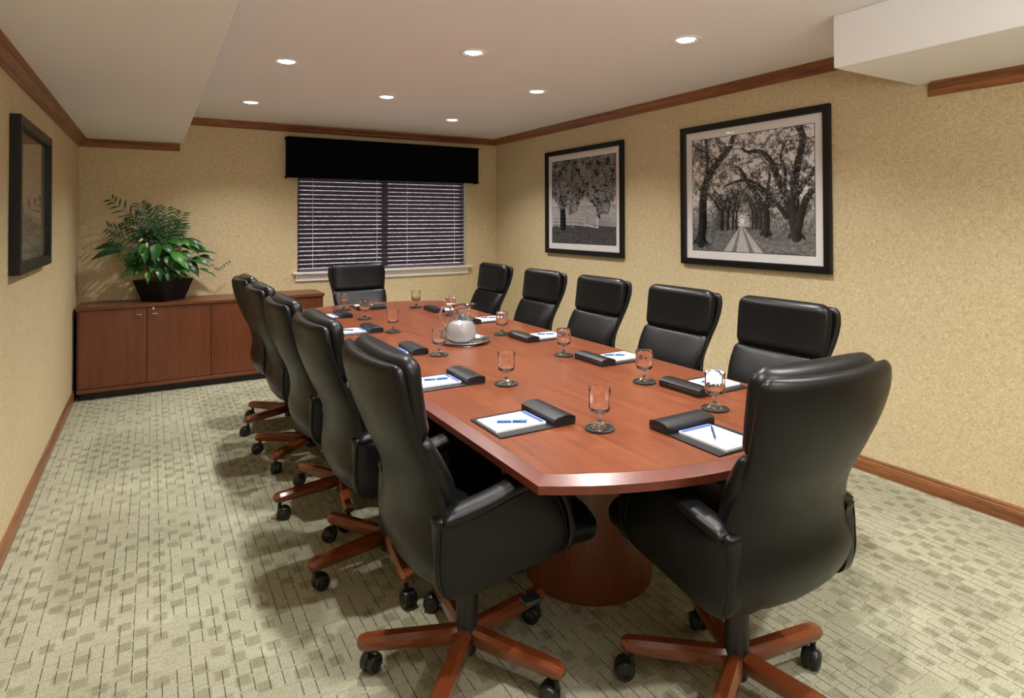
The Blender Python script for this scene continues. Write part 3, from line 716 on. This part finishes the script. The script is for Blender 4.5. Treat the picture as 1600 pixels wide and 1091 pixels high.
for _ in range(30):
    a_ = rr.uniform(-1.25, 1.25); q_ = rr.uniform(0.3, 1.0); zz_ = rr.uniform(1.03, 1.30)
    bx_ = 0.62 + 0.24 * q_ * math.sin(a_); by_ = -0.20 - 0.16 * q_ * math.cos(a_)
    LV.append((bx_, by_, zz_, bx_ + 0.10 * math.sin(a_) + rr.uniform(-.03, .03), zz_ - rr.uniform(0.05, 0.12), rr.uniform(0.022, 0.034), rr.choice('aabbd')))
g_ = G()
for (bx, by, bz, tx, tz_, w_, kd) in LV:
    out = 0.03 + 0.04 * abs(rr.random())
    P0(obj('leaf', leaf_mesh('leaf', (bx, by, bz), (tx, by - out, tz_), w_ * 0.98, M['leaf_' + kd], 0.22, 0.22, nrm=Vector(((tx - bx) * 0.5, -0.75, 0.75)).normalized())))
    petiole((bx, by, bz), g_)
stems = P0(obj('stems', g_.mesh('stems', M['stem'], 60))); stems['kind'] = 'stuff'
def frond(tip, yb, bend, m, nl=11, ll=0.10, start=0.35):
    B = root + Vector((rr.uniform(-.05, .05), yb * 0.3, 0)); Tp = Vector(tip); mid = B.lerp(Tp, 0.55) + Vector((-(Tp.x - B.x) * 0.22, 0, bend))
    P = smoothpath([B, mid, Tp], 10); g = G(); g.add(*tube(P, 0.0028, 5, 0.0010))
    for k in range(nl):
        t = start + (1 - start) * k / (nl - 1); q = t * (len(P) - 1); i = min(int(q), len(P) - 2); p_ = P[i].lerp(P[i + 1], q - i); dr = (P[i + 1] - P[i]).normalized()
        for s in (-1, 1):
            sd = dr.cross(Vector((0.1, -1, 0.25))).normalized() * s
            L_ = ll * (0.55 + 0.45 * math.sin(PI * (0.15 + 0.8 * (k / nl)))) * rr.uniform(0.85, 1.15)
            dd = (sd * 0.8 + dr * 0.62 + Vector((0, rr.uniform(-0.25, 0.1), -0.12))).normalized()
            e_ = p_ + dd * L_; sw = dd.cross(Vector((0, -1, 0.35))).normalized() * 0.0076
            m1 = p_.lerp(e_, 0.35) + Vector((0, 0, 0.004)); m2 = p_.lerp(e_, 0.7)
            g.add([p_, m1 + sw, m1 - sw, m2 + sw * 0.8, m2 - sw * 0.8, e_ - Vector((0, 0, 0.006))], [(0, 1, 2), (1, 3, 4, 2), (3, 5, 4)])
    P0(obj('palm_frond', g.mesh('palm_frond', m, 60)))
for tip, yb, bend in (((0.255, -0.20, 1.648), 0, .02), ((0.468, -0.18, 1.610), 0, .0), ((0.50, -0.26, 1.58), -.1, .0), ((0.56, -0.12, 1.572), .1, 0), ((0.668, -0.2, 1.572), 0, 0), ((0.786, -0.22, 1.530), 0, .03), ((0.785, -0.15, 1.438), .1, .05),
                      ((0.238, -0.18, 1.405), .1, .08), ((0.272, -0.25, 1.325), 0, .07), ((0.765, -0.24, 1.380), 0, .06), ((0.35, -0.12, 1.45), .1, .06), ((0.62, -0.05, 1.50), .1, .02), ((0.33, -0.30, 1.20), -.1, .06), ((0.42, -0.1, 1.52), .1, .03), ((0.73, -0.28, 1.47), -.1, .02)):
    frond(tip, yb, bend, M['leaf_c'])
for x, z, tip in ((0.517, 1.262, 0.0), (0.470, 1.302, 0.022)):
    V, F = lathe([(0.001, -0.02), (0.0065, -0.015), (0.0085, 0.0), (0.006, 0.016), (0.001, 0.022)], 10)
    Tm = Matrix.Translation((x, -0.40, z)) @ Matrix.Rotation(tip * 40, 4, 'Y')
    P0(obj('flower', mesh('flower', [Tm @ Vector(v) for v in V], F, M['flower'], smooth=60)))
g = G(); P = smoothpath([(0.93, -0.16, 1.12), (0.99, -0.15, 1.10), (1.055, -0.15, 1.03), (1.10, -0.15, 1.015), (1.14, -0.15, 1.05), (1.185, -0.15, 1.085)], 4); g.add(*tube(P, 0.0016, 5))
for k in range(4, len(P)):
    p_ = P[k]; s = 1 if k % 2 else -1
    e_ = p_ + Vector((0.012, -0.01, 0.018 * s)); g.add([p_, p_ + Vector((0.009, 0, 0.004 * s)), e_, p_ + Vector((0.001, 0, 0.012 * s))], [(0, 1, 2, 3)])
P0(obj('trailing_stem', g.mesh('trailing_stem', M['leaf_c'], 60)))

# ------------------------------------------------------------------ framed pictures
class Canvas:
    def __init__(s, w, h, seed):
        s.w, s.h = w, h; s.r = np.random.RandomState(seed); s.I = np.full((h, w), 0.6); s.Y, s.X = np.mgrid[0:h, 0:w].astype(float)
    def noise(s, sc, oct_=4, ax=1.0):
        o = np.zeros((s.h, s.w)); amp = 1; tot = 0
        for k in range(oct_):
            gx, gy = int(s.w / (sc * ax)) + 3, int(s.h / sc) + 3; gr = s.r.rand(gy, gx)
            x = s.X / (sc * ax); y = s.Y / sc; xi = x.astype(int); yi = y.astype(int); fx = x - xi; fy = y - yi; fx = fx * fx * (3 - 2 * fx); fy = fy * fy * (3 - 2 * fy)
            o += amp * ((gr[yi, xi] * (1 - fx) + gr[yi, xi + 1] * fx) * (1 - fy) + (gr[yi + 1, xi] * (1 - fx) + gr[yi + 1, xi + 1] * fx) * fy); tot += amp; amp *= 0.6; sc = max(1.2, sc / 2)
        return o / tot
    def line(s, x0, y0, x1, y1, r0, r1, v):
        mr = max(r0, r1) + 2; a0, a1 = int(max(0, min(x0, x1) - mr)), int(min(s.w, max(x0, x1) + mr + 1)); b0, b1 = int(max(0, min(y0, y1) - mr)), int(min(s.h, max(y0, y1) + mr + 1))
        if a1 <= a0 or b1 <= b0: return
        X = s.X[b0:b1, a0:a1]; Y = s.Y[b0:b1, a0:a1]; dx, dy = x1 - x0, y1 - y0; L2 = dx * dx + dy * dy + 1e-6
        t = np.clip(((X - x0) * dx + (Y - y0) * dy) / L2, 0, 1); d = np.hypot(X - x0 - t * dx, Y - y0 - t * dy); r_ = r0 + (r1 - r0) * t
        c = np.clip(r_ - d + 0.5, 0, 1); side = ((X - x0) * dy - (Y - y0) * dx) / math.sqrt(L2) / np.maximum(r_, 0.5)
        vv = (v + 0.05) * (1 + 0.55 * np.clip(side, -1, 1)) + 0.12 * s.r.rand(*X.shape) ** 2; s.I[b0:b1, a0:a1] = s.I[b0:b1, a0:a1] * (1 - c) + vv * c
    def limb(s, P, r0, r1, v):
        P = [(x * s.w, y * s.h) for x, y in P]; P = smoothpath([(x, y, 0) for x, y in P], 5); n_ = len(P) - 1
        for i in range(n_):
            a, b_ = P[i], P[i + 1]; s.line(a.x, a.y, b_.x, b_.y, r0 + (r1 - r0) * i / n_, r0 + (r1 - r0) * (i + 1) / n_, v)
        return P
    def twigs(s, P, n_, L, v, r_=0.9, depth=2):
        for _ in range(n_):
            i = s.r.randint(1, len(P) - 1); p_ = P[i]; a = s.r.rand() * 2 * PI; x, y = p_.x, p_.y; l = L * (0.5 + s.r.rand())
            pts = [Vector((x, y, 0))]
            for q in range(5):
                a += s.r.randn() * 0.45; x2, y2 = x + math.cos(a) * l / 5, y + math.sin(a) * l / 5; s.line(x, y, x2, y2, r_ * (1 - q / 6), r_ * (1 - (q + 1) / 6), v); x, y = x2, y2; pts.append(Vector((x, y, 0)))
            if depth: s.twigs(pts, 2, L * 0.55, v, r_ * 0.7, depth - 1)
def avenue():
    c = Canvas(300, 262, 5); w, h = c.w, c.h; x = c.X / w; y = c.Y / h
    sky = 0.80 + 0.12 * c.noise(40)
    foliage = c.noise(9, 5) + 0.25 * c.noise(40); dens = np.clip((foliage - 0.60) * 6, 0, 1)
    I = sky * (1 - dens * 0.75) + 0.16 * dens
    woods = c.noise(5, 3, 0.35) * 0.5 + 0.12; m_ = np.clip((y - 0.52) * 4, 0, 1); I = I * (1 - m_) + woods * m_
    arch = np.hypot((x - 0.43) * 1.3, (y - 0.72)); a2 = np.clip(1 - abs(arch - 0.19) * 7, 0, 1); I = I * (1 - 0.75 * a2) + (0.10 + 0.2 * c.noise(4, 2)) * 0.75 * a2
    gl = np.clip(1 - np.hypot((x - 0.445) * 9, (y - 0.755) * 9), 0, 1); I = I + gl * 0.5
    gr = y > 0.795 - 0.02 * np.sin(x * 5); gtex = 0.20 + 0.28 * c.noise(3, 3, 1.6) + 0.12 * (y - 0.8); I = np.where(gr, gtex, I)
    t = np.clip((y - 0.775) / 0.225, 0, 1); cxr = 0.445 + 0.01 * t; hwid = 0.012 + 0.155 * t; road = (abs(x - cxr) < hwid) & (y > 0.78)
    rt = 0.50 + 0.2 * c.noise(3, 3, 0.5) - 0.22 * (abs(abs(x - cxr) - hwid * 0.45) < hwid * 0.12); I = np.where(road, rt, I)
    c.I = I
    D = 0.055
    for X0, s_ in ((0.275, 1), (0.325, .8), (0.37, .6), (0.40, .45), (0.565, .5), (0.535, .4), (0.60, .6)):
        P = c.limb([(X0, 0.80), (X0 + 0.005, 0.68), (X0 + 0.03 * (1 if X0 < .44 else -1), 0.56), (0.445 + (X0 - 0.445) * 0.4, 0.46 + 0.1 * (1 - s_))], 4.5 * s_ + .8, 1.0, D * 1.3); c.twigs(P, 8, 45 * s_, D * 1.6, 0.9, 1)
        P = c.limb([(X0, 0.66), (X0 + (X0 - .44) * .5, 0.54), (X0 + (X0 - .44) * .9, 0.47)], 2.5 * s_ + .5, 0.8, D * 1.4); c.twigs(P, 5, 40 * s_, D * 1.6, 0.8, 1)
    for P, a, b_, nt_ in (
        ([(0.075, 0.93), (0.095, 0.75), (0.10, 0.55), (0.125, 0.40), (0.20, 0.26), (0.33, 0.12), (0.40, -0.03)], 13, 6, 14), ([(0.14, 0.36), (0.145, 0.2), (0.13, -0.02)], 5, 4, 8), ([(0.2, 0.25), (0.13, 0.12), (0.05, 0.08), (0, 0.02)], 3, 1.2, 6),
        ([(0.12, 0.48), (0.2, 0.55), (0.26, 0.68)], 2, 1, 6), ([(0.87, 0.86), (0.84, 0.70), (0.80, 0.55), (0.74, 0.40), (0.68, 0.24), (0.60, 0.165), (0.50, 0.155), (0.455, 0.12)], 11, 2.2, 22), ([(0.86, 0.80), (0.86, 0.55), (0.865, 0.38), (0.90, 0.22), (0.92, 0.08), (0.87, -0.03)], 11, 6, 18),
        ([(0.88, 0.80), (0.92, 0.62), (0.97, 0.52), (1.02, 0.49)], 9, 5, 10), ([(0.86, 0.55), (0.93, 0.44), (1.02, 0.32)], 7, 4, 10), ([(0.80, 0.70), (0.72, 0.58), (0.62, 0.47), (0.52, 0.40), (0.42, 0.395), (0.30, 0.43)], 6, 2, 14), ([(0.79, 0.48), (0.79, 0.33), (0.76, 0.22), (0.80, 0.10)], 4, 2, 8),
        ([(0.645, 0.84), (0.65, 0.68), (0.60, 0.56), (0.52, 0.44), (0.44, 0.30), (0.40, 0.27)], 8, 3, 10), ([(0.65, 0.70), (0.655, 0.52), (0.68, 0.36)], 5, 2, 8), ([(0.62, 0.52), (0.58, 0.40), (0.52, 0.33)], 2.5, 1, 6), ([(0.66, 0.62), (0.74, 0.52), (0.80, 0.47)], 3, 1.5, 6)):
        if P[0][1] > 0.8:
            for q in (-1.6, -0.8, 0.8, 1.6): c.limb([(P[0][0], P[0][1] - 0.05), (P[0][0] + q * a / w, P[0][1] + 0.01)], a * 0.7, 2, D)
        Q = c.limb(P, a, b_, D); c.twigs(Q, nt_, 42, D * 1.5, 1.1, 2)
    fo = c.noise(2.4, 2); leafm = (fo > 0.62) & (c.noise(30, 3) > 0.5) & (y < 0.45 + 0.3 * c.noise(12, 3)); c.I = np.where(leafm, c.I * 0.35 + 0.09, c.I)
    leafm = (fo < 0.36) & (y < 0.42 + 0.3 * c.noise(12, 3)); c.I = np.where(leafm, c.I * 0.5 + 0.36, c.I)
    return np.clip((c.I - 0.08) * 1.3, 0.02, 0.98) ** 1.6
def fence_tree():
    c = Canvas(256, 208, 11); w, h = c.w, c.h; x = c.X / w; y = c.Y / h
    I = 0.30 + 0.45 * np.clip(1 - abs(y - 0.62) * 2, 0, 1) + 0.1 * c.noise(30)
    tr = c.noise(4, 3, 0.3); I = np.where((y > 0.55) & (y < 0.8), I * (0.55 + 0.5 * tr), I)
    g_ = y > 0.80 - 0.02 * np.sin(3 * x); I = np.where(g_, 0.10 + 0.30 * c.r.rand(h, w), I)
    c.I = I
    for yy in (0.69, 0.725, 0.77): c.limb([(0.0, yy), (0.3, yy + .005), (0.56, yy + 0.02)], 1.6, 1.3, 0.5)
    for xx in (0.0, 0.12, 0.35, 0.54): c.limb([(xx, 0.67), (xx, 0.80)], 1.7, 1.7, 0.55)
    c.limb([(0.73, 0.62), (0.73, 0.80)], 2, 2, 0.75); c.limb([(0.54, 0.78), (0.75, 0.81)], 2, 2, 0.6); c.limb([(0.76, 0.74), (1.0, 0.745)], 0.8, 0.8, 0.4)
    c.limb([(0.19, 0.79), (0.185, 0.62), (0.17, 0.48), (0.15, 0.36), (0.05, 0.28)], 13, 6, 0.03); c.limb([(0.18, 0.5), (0.28, 0.36), (0.34, 0.16), (0.36, 0.0)], 7, 4, 0.04)
    c.limb([(0.19, 0.55), (0.10, 0.44), (0.0, 0.36)], 5, 2, 0.04); c.limb([(0.28, 0.36), (0.5, 0.26), (0.8, 0.2)], 4, 2, 0.05)
    crown = 0.60 + 0.10 * np.sin(x * 9) - 0.24 * np.clip((x - 0.78) * 4, 0, 1) * 0.6 - 0.12 * (x < 0.28) * 1.0; fo = c.noise(5, 4); mask = (y < crown + (c.noise(16, 4) - 0.5) * 0.30) & (fo > 0.33)
    leaf = 0.06 + 0.85 * c.r.rand(h, w) ** 1.3 * (0.35 + 0.9 * c.noise(20, 4)); c.I = np.where(mask, leaf, c.I); c.I = np.where(mask & (c.noise(9, 3) > 0.64), c.I * 0.4, c.I)
    return np.clip((c.I - 0.08) * 1.3, 0.015, 0.95) ** 1.75
def picture(name, side, y0, y1, zl, zh, label, img, fw=0.046, mw_=0.062, depth=0.03):
    """hangs on the left (side=0) or right (side=1) wall. y0 nearer to the camera... local: u along wall, v up, d off wall"""
    X = W if side else 0.0; sx = -1 if side else 1
    t = empty(name, (X, (y0 + y1) / 2, zl)); tag(t, label, 'picture')
    hw_, H = abs(y1 - y0) / 2, zh - zl
    def bx(nm, a, b_, m, bev=0.0):
        lo = (min(sx * a[0], sx * b_[0]), a[1], a[2]); hi = (max(sx * a[0], sx * b_[0]), b_[1], b_[2])
        return box(nm, lo, hi, m, t, bev)
    # mitred frame
    prof = [(0.003, 0.0), (0.003 + depth, 0.0), (0.003 + depth, fw - 0.006), (0.003 + depth - 0.006, fw), (0.003, fw)]
    R_ = []
    for u_, v_, su, sv in ((-hw_, 0, 1, 1), (hw_, 0, -1, 1), (hw_, H, -1, -1), (-hw_, H, 1, -1), (-hw_, 0, 1, 1)):
        R_.append([(sx * d, u_ + su * i_, v_ + sv * i_) for d, i_ in prof])
    V, F = rings(R_, True, False, False); obj('frame', fix(mesh('frame', V, F, M['black_frame'])), t)
    d0 = 0.012
    bx('mat_board', (d0 - 0.004, -hw_ + fw - 0.004, fw - 0.004), (d0, hw_ - fw + 0.004, H - fw + 0.004), M['paper_mat'])
    pu, pv = hw_ - fw - mw_, fw + mw_
    if img is not None:
        # thin dark reveal line around the print
        bx('print_border', (d0 - 0.003, -pu - 0.004, pv - 0.004), (d0 + 0.0006, pu + 0.004, H - pv + 0.004), M['black_frame'])
        h, w = img.shape; us = np.linspace(-pu, pu, w + 1); vs = np.linspace(H - pv, pv, h + 1)
        uu, vv = np.meshgrid(us if not side else us[::-1], vs)
        Vv = np.stack([np.full(uu.size, sx * (d0 + 0.0012)), uu.ravel(), vv.ravel()], 1)
        idx = np.arange(h * w); i, j = idx // w, idx % w; a = i * (w + 1) + j
        Fq = np.stack([a, a + w + 1, a + w + 2, a + 1], 1)
        me = bpy.data.meshes.new('print'); me.vertices.add(len(Vv)); me.vertices.foreach_set('co', Vv.ravel()); me.loops.add(4 * len(Fq)); me.loops.foreach_set('vertex_index', Fq.ravel())
        me.polygons.add(len(Fq)); me.polygons.foreach_set('loop_start', np.arange(0, 4 * len(Fq), 4)); me.polygons.foreach_set('loop_total', np.full(len(Fq), 4)); me.update(calc_edges=True)
        ca = me.color_attributes.new('ink', 'FLOAT_COLOR', 'CORNER'); colr = np.repeat(img.ravel(), 4); ca.data.foreach_set('color', np.stack([colr * 1.02, colr * 0.98, colr * 0.97, np.ones_like(colr)], 1).ravel())
        me.materials.append(M['print']); obj('print', me, t)
    else:
        bx('print', (d0, -pu, pv), (d0 + 0.001, pu, H - pv), M['dullprint'])
    bx('glazing', (d0 + 0.006, -hw_ + fw - 0.003, fw - 0.003), (d0 + 0.0085, hw_ - fw + 0.003, H - fw + 0.003), M['glaze'])
    return t
picture('framed_picture', 1, -4.26, -3.04, 1.128, 2.173, 'large black-framed photograph of an oak-lined avenue, nearer on the right wall', avenue())
picture('framed_picture', 1, -2.352, -1.124, 1.130, 2.172, 'black-framed photograph of a leafy tree and a fence, farther on the right wall', fence_tree())
picture('framed_picture', 0, -2.99, -1.99, 1.218, 1.95, 'black-framed glazed picture on the left wall, seen almost edge on', None, 0.05, 0.0, 0.04)

# ------------------------------------------------------------------ table settings
ZT = TZ + 0.001
def rbox(g, a, b_, bev, mi=0): g.add(*boxgeo(a, b_, bev), mi)
def build_folio():
    """local: length along X, pen box at +X end; centre at origin"""
    t = empty('desk_folio')
    g = G(); rbox(g, (-0.15, -0.11, 0), (0.15, 0.11, 0.0055), 0.002)
    obj('base_board', g.mesh('base_board', M['pad']), t)
    # domed pen box
    R_ = []
    for yy, s in ((-0.111, 0.0), (-0.110, 1.0), (0.110, 1.0), (0.111, 0.0)):
        q = 1.0 if s else 0.96
        pr = [(0.063, 0.0055), (0.150, 0.0055), (0.151, 0.018), (0.150, 0.0190), (0.149, 0.0192), (0.150, 0.0205), (0.150, 0.027), (0.138, 0.0330), (0.118, 0.0360), (0.100, 0.0362), (0.078, 0.0330), (0.063, 0.027)]
        R_.append([(0.105 + (x - 0.105) * q, yy, 0.0055 + (z - 0.0055) * q) for x, z in pr])
    obj('pen_box', fix(mesh('pen_box', *rings(R_), M['pad'], smooth=30)), t)
    return t
def build_pad():
    """note pad: X is its long side, top (blue band) at +X"""
    t = empty('note_pad'); g = G(); rbox(g, (-0.098, -0.070, 0), (0.098, 0.070, 0.007), 0.0)
    obj('paper_block', g.mesh('paper_block', M['paper']), t)
    g = G(); rbox(g, (0.078, -0.068, 0.007), (0.096, 0.068, 0.0074), 0.0); obj('header_band', g.mesh('header_band', M['blue']), t)
    g = G(); rbox(g, (-0.098, -0.0702, 0.0005), (0.098, -0.0700, 0.0012), 0.0)
    return t
def build_pen():
    """local X axis, lies on z=0"""
    t = empty('ballpoint_pen'); r_ = 0.0048
    def lx(prof, m, name):
        V, F = lathe(prof, 14); Tm = Matrix.Translation((0, 0, r_)) @ Matrix.Rotation(PI / 2, 4, 'Y'); obj(name, mesh(name, [Tm @ Vector(v) for v in V], F, m, smooth=50), t)
    lx([(0.0045, -0.052), (0.0048, -0.048), (0.0048, -0.003), (0.0044, -0.002)], M['pen'], 'barrel'); lx([(0.0044, 0.002), (0.0048, 0.003), (0.0048, 0.045), (0.0042, 0.05)], M['pen'], 'barrel')
    g = G(); 
    for prof in ([(0.0045, -0.002), (0.0048, -0.001), (0.0048, 0.001), (0.0045, 0.002)], [(0.0008, -0.068), (0.0016, -0.064), (0.0042, -0.052)], [(0.0042, 0.05), (0.0040, 0.056), (0.0022, 0.058), (0.0022, 0.066), (0.0018, 0.067)]):
        V, F = lathe(prof, 14); g.add(V, F, 0, Matrix.Translation((0, 0, r_)) @ Matrix.Rotation(PI / 2, 4, 'Y'))
    rbox(g, (0.012, -0.0012, r_ * 2), (0.052, 0.0012, r_ * 2 + 0.0012), 0.0)
    obj('metal_fittings', g.mesh('metal_fittings', M['chrome'], 50), t); return t
fo_p, pd_p, pn_p = build_folio(), build_pad(), build_pen()
SET = [  # x, y, rz of folio, pen angle (world deg) and offset, where
    (1.683, -4.650, 0, -29, (-0.055, -0.022), 'nearest the camera, left side'),
    (1.665, -4.012, 0, -14, (-0.035, 0.0), 'second from camera, left side'),
    (1.680, -3.335, 0, -25, (-0.06, -0.01), 'third from camera, left side'),
    (1.682, -2.590, 0, -35, (-0.06, 0.0), 'fourth from camera, left side'),
    (1.682, -1.895, 0, -25, (-0.06, 0.0), 'farthest on left side'),
    (2.583, -4.655, 180, 160, (0.05, 0.0), 'nearest the camera, right side'),
    (2.583, -4.045, 180, 150, (0.03, 0.01), 'second from camera, right side'),
    (2.583, -3.360, 180, 160, (0.05, 0.0), 'third from camera, right side'),
    (2.583, -2.620, 180, 150, (0.05, 0.0), 'fourth from camera, right side'),
    (2.583, -2.010, 180, 160, (0.05, 0.0), 'farthest on right side'),
    (2.080, -1.560, -90, 200, (0.0, 0.05), 'at far head of table'),
    (2.130, -5.078, 90, 47, (0.0, -0.03), 'before the big near chair'),
]
for i, (x, y, rz, pa, off, where) in enumerate(SET):
    a = fo_p if i == 0 else copy_tree(fo_p); b_ = pd_p if i == 0 else copy_tree(pd_p); c = pn_p if i == 0 else copy_tree(pn_p)
    rot = math.radians(rz); d = Vector((-0.045, 0, 0)); d.rotate(Matrix.Rotation(rot, 3, 'Z'))
    a.location = (x, y, ZT); a.rotation_euler = (0, 0, rot)
    b_.location = (x + d.x, y + d.y, ZT + 0.0056); b_.rotation_euler = (0, 0, rot)
    c.location = (x + off[0] + (0.0 if rz in (0, 180) else 0), y + off[1], ZT + 0.0056 + 0.0075); c.rotation_euler = (0, 0, math.radians(pa))
    tag(a, 'black leatherette folio with domed pen box, ' + where, 'folio', 'black desk folios on the table')
    tag(b_, 'white note pad with blue top edge on the folio ' + where, 'note pad', 'note pads on the folios')
    tag(c, 'slim blue ballpoint pen on the note pad ' + where, 'pen', 'pens on the note pads')

# goblets + coasters
def build_goblet():
    t = empty('water_goblet')
    def mod(rr_, z, a):
        if 0.052 < z < 0.118: k = math.sin(PI * (z - 0.052) / 0.066)
        elif z < 0.022 and rr_ > 0.008: return rr_ * (1 + 0.035 * math.cos(10 * a))
        else: return rr_
        return rr_ * (1 + 0.065 * k * (abs(math.cos(6 * a)) - 0.6))
    outp = [(0.0002, 0.0), (0.030, 0.0), (0.0335, 0.0015), (0.0335, 0.0035), (0.026, 0.009), (0.016, 0.015), (0.009, 0.021), (0.0065, 0.027), (0.0058, 0.036), (0.0062, 0.044), (0.010, 0.049), (0.022, 0.0525), (0.0325, 0.058), (0.0362, 0.067), (0.0370, 0.082), (0.0372, 0.11), (0.0374, 0.1345), (0.0368, 0.1358)]
    inn = [(0.0358, 0.1355), (0.0354, 0.11), (0.0345, 0.09), (0.0335, 0.075), (0.030, 0.067), (0.020, 0.061), (0.008, 0.0585), (0.0002, 0.058)]
    R_ = []; n_ = 60
    for k, (r1, z) in enumerate(outp): R_.append([((mod(r1, z, 2 * PI * j / n_)) * math.cos(2 * PI * j / n_), (mod(r1, z, 2 * PI * j / n_)) * math.sin(2 * PI * j / n_), z) for j in range(n_)])
    for r1, z in inn: R_.append([(r1 * math.cos(2 * PI * j / n_), r1 * math.sin(2 * PI * j / n_), z) for j in range(n_)])
    V, F = rings(R_); me = fix(mesh('glass_body', V, F, M['glass'], smooth=50)); obj('glass_body', me, t)
    return t
def build_coaster():
    V, F = lathe([(0.0002, 0.0), (0.049, 0.0), (0.0505, 0.0015), (0.0505, 0.006), (0.0485, 0.0068), (0.0462, 0.006), (0.0455, 0.0035), (0.0002, 0.0035)], 40)
    return obj('round_coaster', mesh('round_coaster', V, F, M['rubber'], smooth=40))
gp, cp = build_goblet(), build_coaster()
GL = [(1.871, -4.847, 'nearest the camera, front centre'), (1.883, -4.188, 'second from camera in left line'), (1.869, -3.497, 'left of the glass pitcher'),
      (1.888, -2.720, 'fourth from camera in left line'), (1.887, -2.119, 'fifth from camera in left line'), (1.881, -1.592, 'farthest in left line, before head chair'),
      (2.425, -1.754, 'farthest in right line'), (2.495, -2.277, 'directly behind the pitcher'), (2.441, -3.158, 'right of the pitcher'),
      (2.425, -3.850, 'third from camera in right line'), (2.417, -4.471, 'second from camera in right line'), (2.379, -4.895, 'nearest on right, beside big near chair')]
for i, (x, y, where) in enumerate(GL):
    a = gp if i == 0 else copy_tree(gp); b_ = cp if i == 0 else copy_tree(cp)
    b_.location = (x, y, ZT); a.location = (x, y, ZT + 0.0037); a.rotation_euler = (0, 0, RND.uniform(0, 6))
    tag(a, 'empty cut-glass stemmed goblet, ' + where, 'glass', 'water goblets on the table'); tag(b_, 'round black coaster under the goblet ' + where, 'coaster', 'coasters under the goblets')

# pitcher on a tray
nap = box('folded_napkin', (-0.10, -0.10, 0), (0.10, 0.10, 0.004), M['cloth'], bev=0.0015); nap.location = (2.115, -3.275, ZT); nap.rotation_euler = (0, 0, math.radians(33)); tag(nap, 'square grey napkin whose corner shows under the silver tray', 'napkin')
tr = empty('silver_tray', (2.135, -3.255, ZT + 0.0042)); tag(tr, 'round silver tray under the glass pitcher', 'tray')
obj('dish', fix(mesh('dish', *lathe([(0.0002, 0.0), (0.105, 0.0), (0.112, 0.002), (0.150, 0.010), (0.153, 0.0115), (0.152, 0.0135), (0.148, 0.0128), (0.112, 0.0048), (0.105, 0.0028), (0.0002, 0.0028)], 56), M['silver'], smooth=40)), tr)
obj('rolled_rim', mesh('rolled_rim', *tube([(0.1515 * math.cos(2 * PI * k / 48), 0.1515 * math.sin(2 * PI * k / 48), 0.0125) for k in range(49)], 0.0022, 8), M['silver'], smooth=60), tr)
pt = empty('glass_pitcher', (2.10, -3.285, ZT + 0.0075)); tag(pt, 'round-bellied glass pitcher half full of iced water on the silver tray', 'pitcher')
op = [(0.0002, 0.0), (0.045, 0.0), (0.066, 0.010), (0.084, 0.032), (0.091, 0.060), (0.088, 0.088), (0.075, 0.112), (0.058, 0.135), (0.047, 0.155), (0.043, 0.175), (0.045, 0.195), (0.053, 0.215), (0.055, 0.218)]
ip = [(0.0525, 0.217), (0.0425, 0.196), (0.0402, 0.175), (0.044, 0.154), (0.055, 0.134), (0.072, 0.111), (0.0852, 0.088), (0.088, 0.060), (0.081, 0.033), (0.063, 0.0125), (0.043, 0.005), (0.0002, 0.005)]
sp_dir = math.radians(-25)
def spout(r1, z, a):
    d = math.cos(a - sp_dir); k = max(0, (z - 0.165) / 0.05)
    return r1 + 0.030 * k ** 1.4 * max(0, d) ** 9
R_ = [[(spout(r1, z, 2 * PI * j / 56) * math.cos(2 * PI * j / 56), spout(r1, z, 2 * PI * j / 56) * math.sin(2 * PI * j / 56), z + (0.006 * max(0, (z - .19) / .03) * max(0, math.cos(2 * PI * j / 56 - sp_dir)) ** 7)) for j in range(56)] for r1, z in op + ip]
obj('glass_body', fix(mesh('glass_body', *rings(R_), M['glass'], smooth=60)), pt)
hd = sp_dir + PI; hx, hy = math.cos(hd), math.sin(hd)
P = smoothpath([(0.050 * hx, 0.050 * hy, 0.205), (0.075 * hx, 0.075 * hy, 0.212), (0.108 * hx, 0.108 * hy, 0.195), (0.122 * hx, 0.122 * hy, 0.160), (0.112 * hx, 0.112 * hy, 0.122), (0.090 * hx, 0.090 * hy, 0.100), (0.083 * hx, 0.083 * hy, 0.096)], 5)
obj('handle', mesh('handle', *tube(P, 0.0062, 12), M['glass'], smooth=60), pt)
wp = [(0.0002, 0.0055), (0.042, 0.0055), (0.062, 0.013), (0.080, 0.0335), (0.0872, 0.060), (0.0845, 0.088), (0.0725, 0.1095), (0.068, 0.115), (0.0002, 0.115)]
obj('water', fix(mesh('water', *lathe(wp, 48), M['water'], smooth=40)), pt)
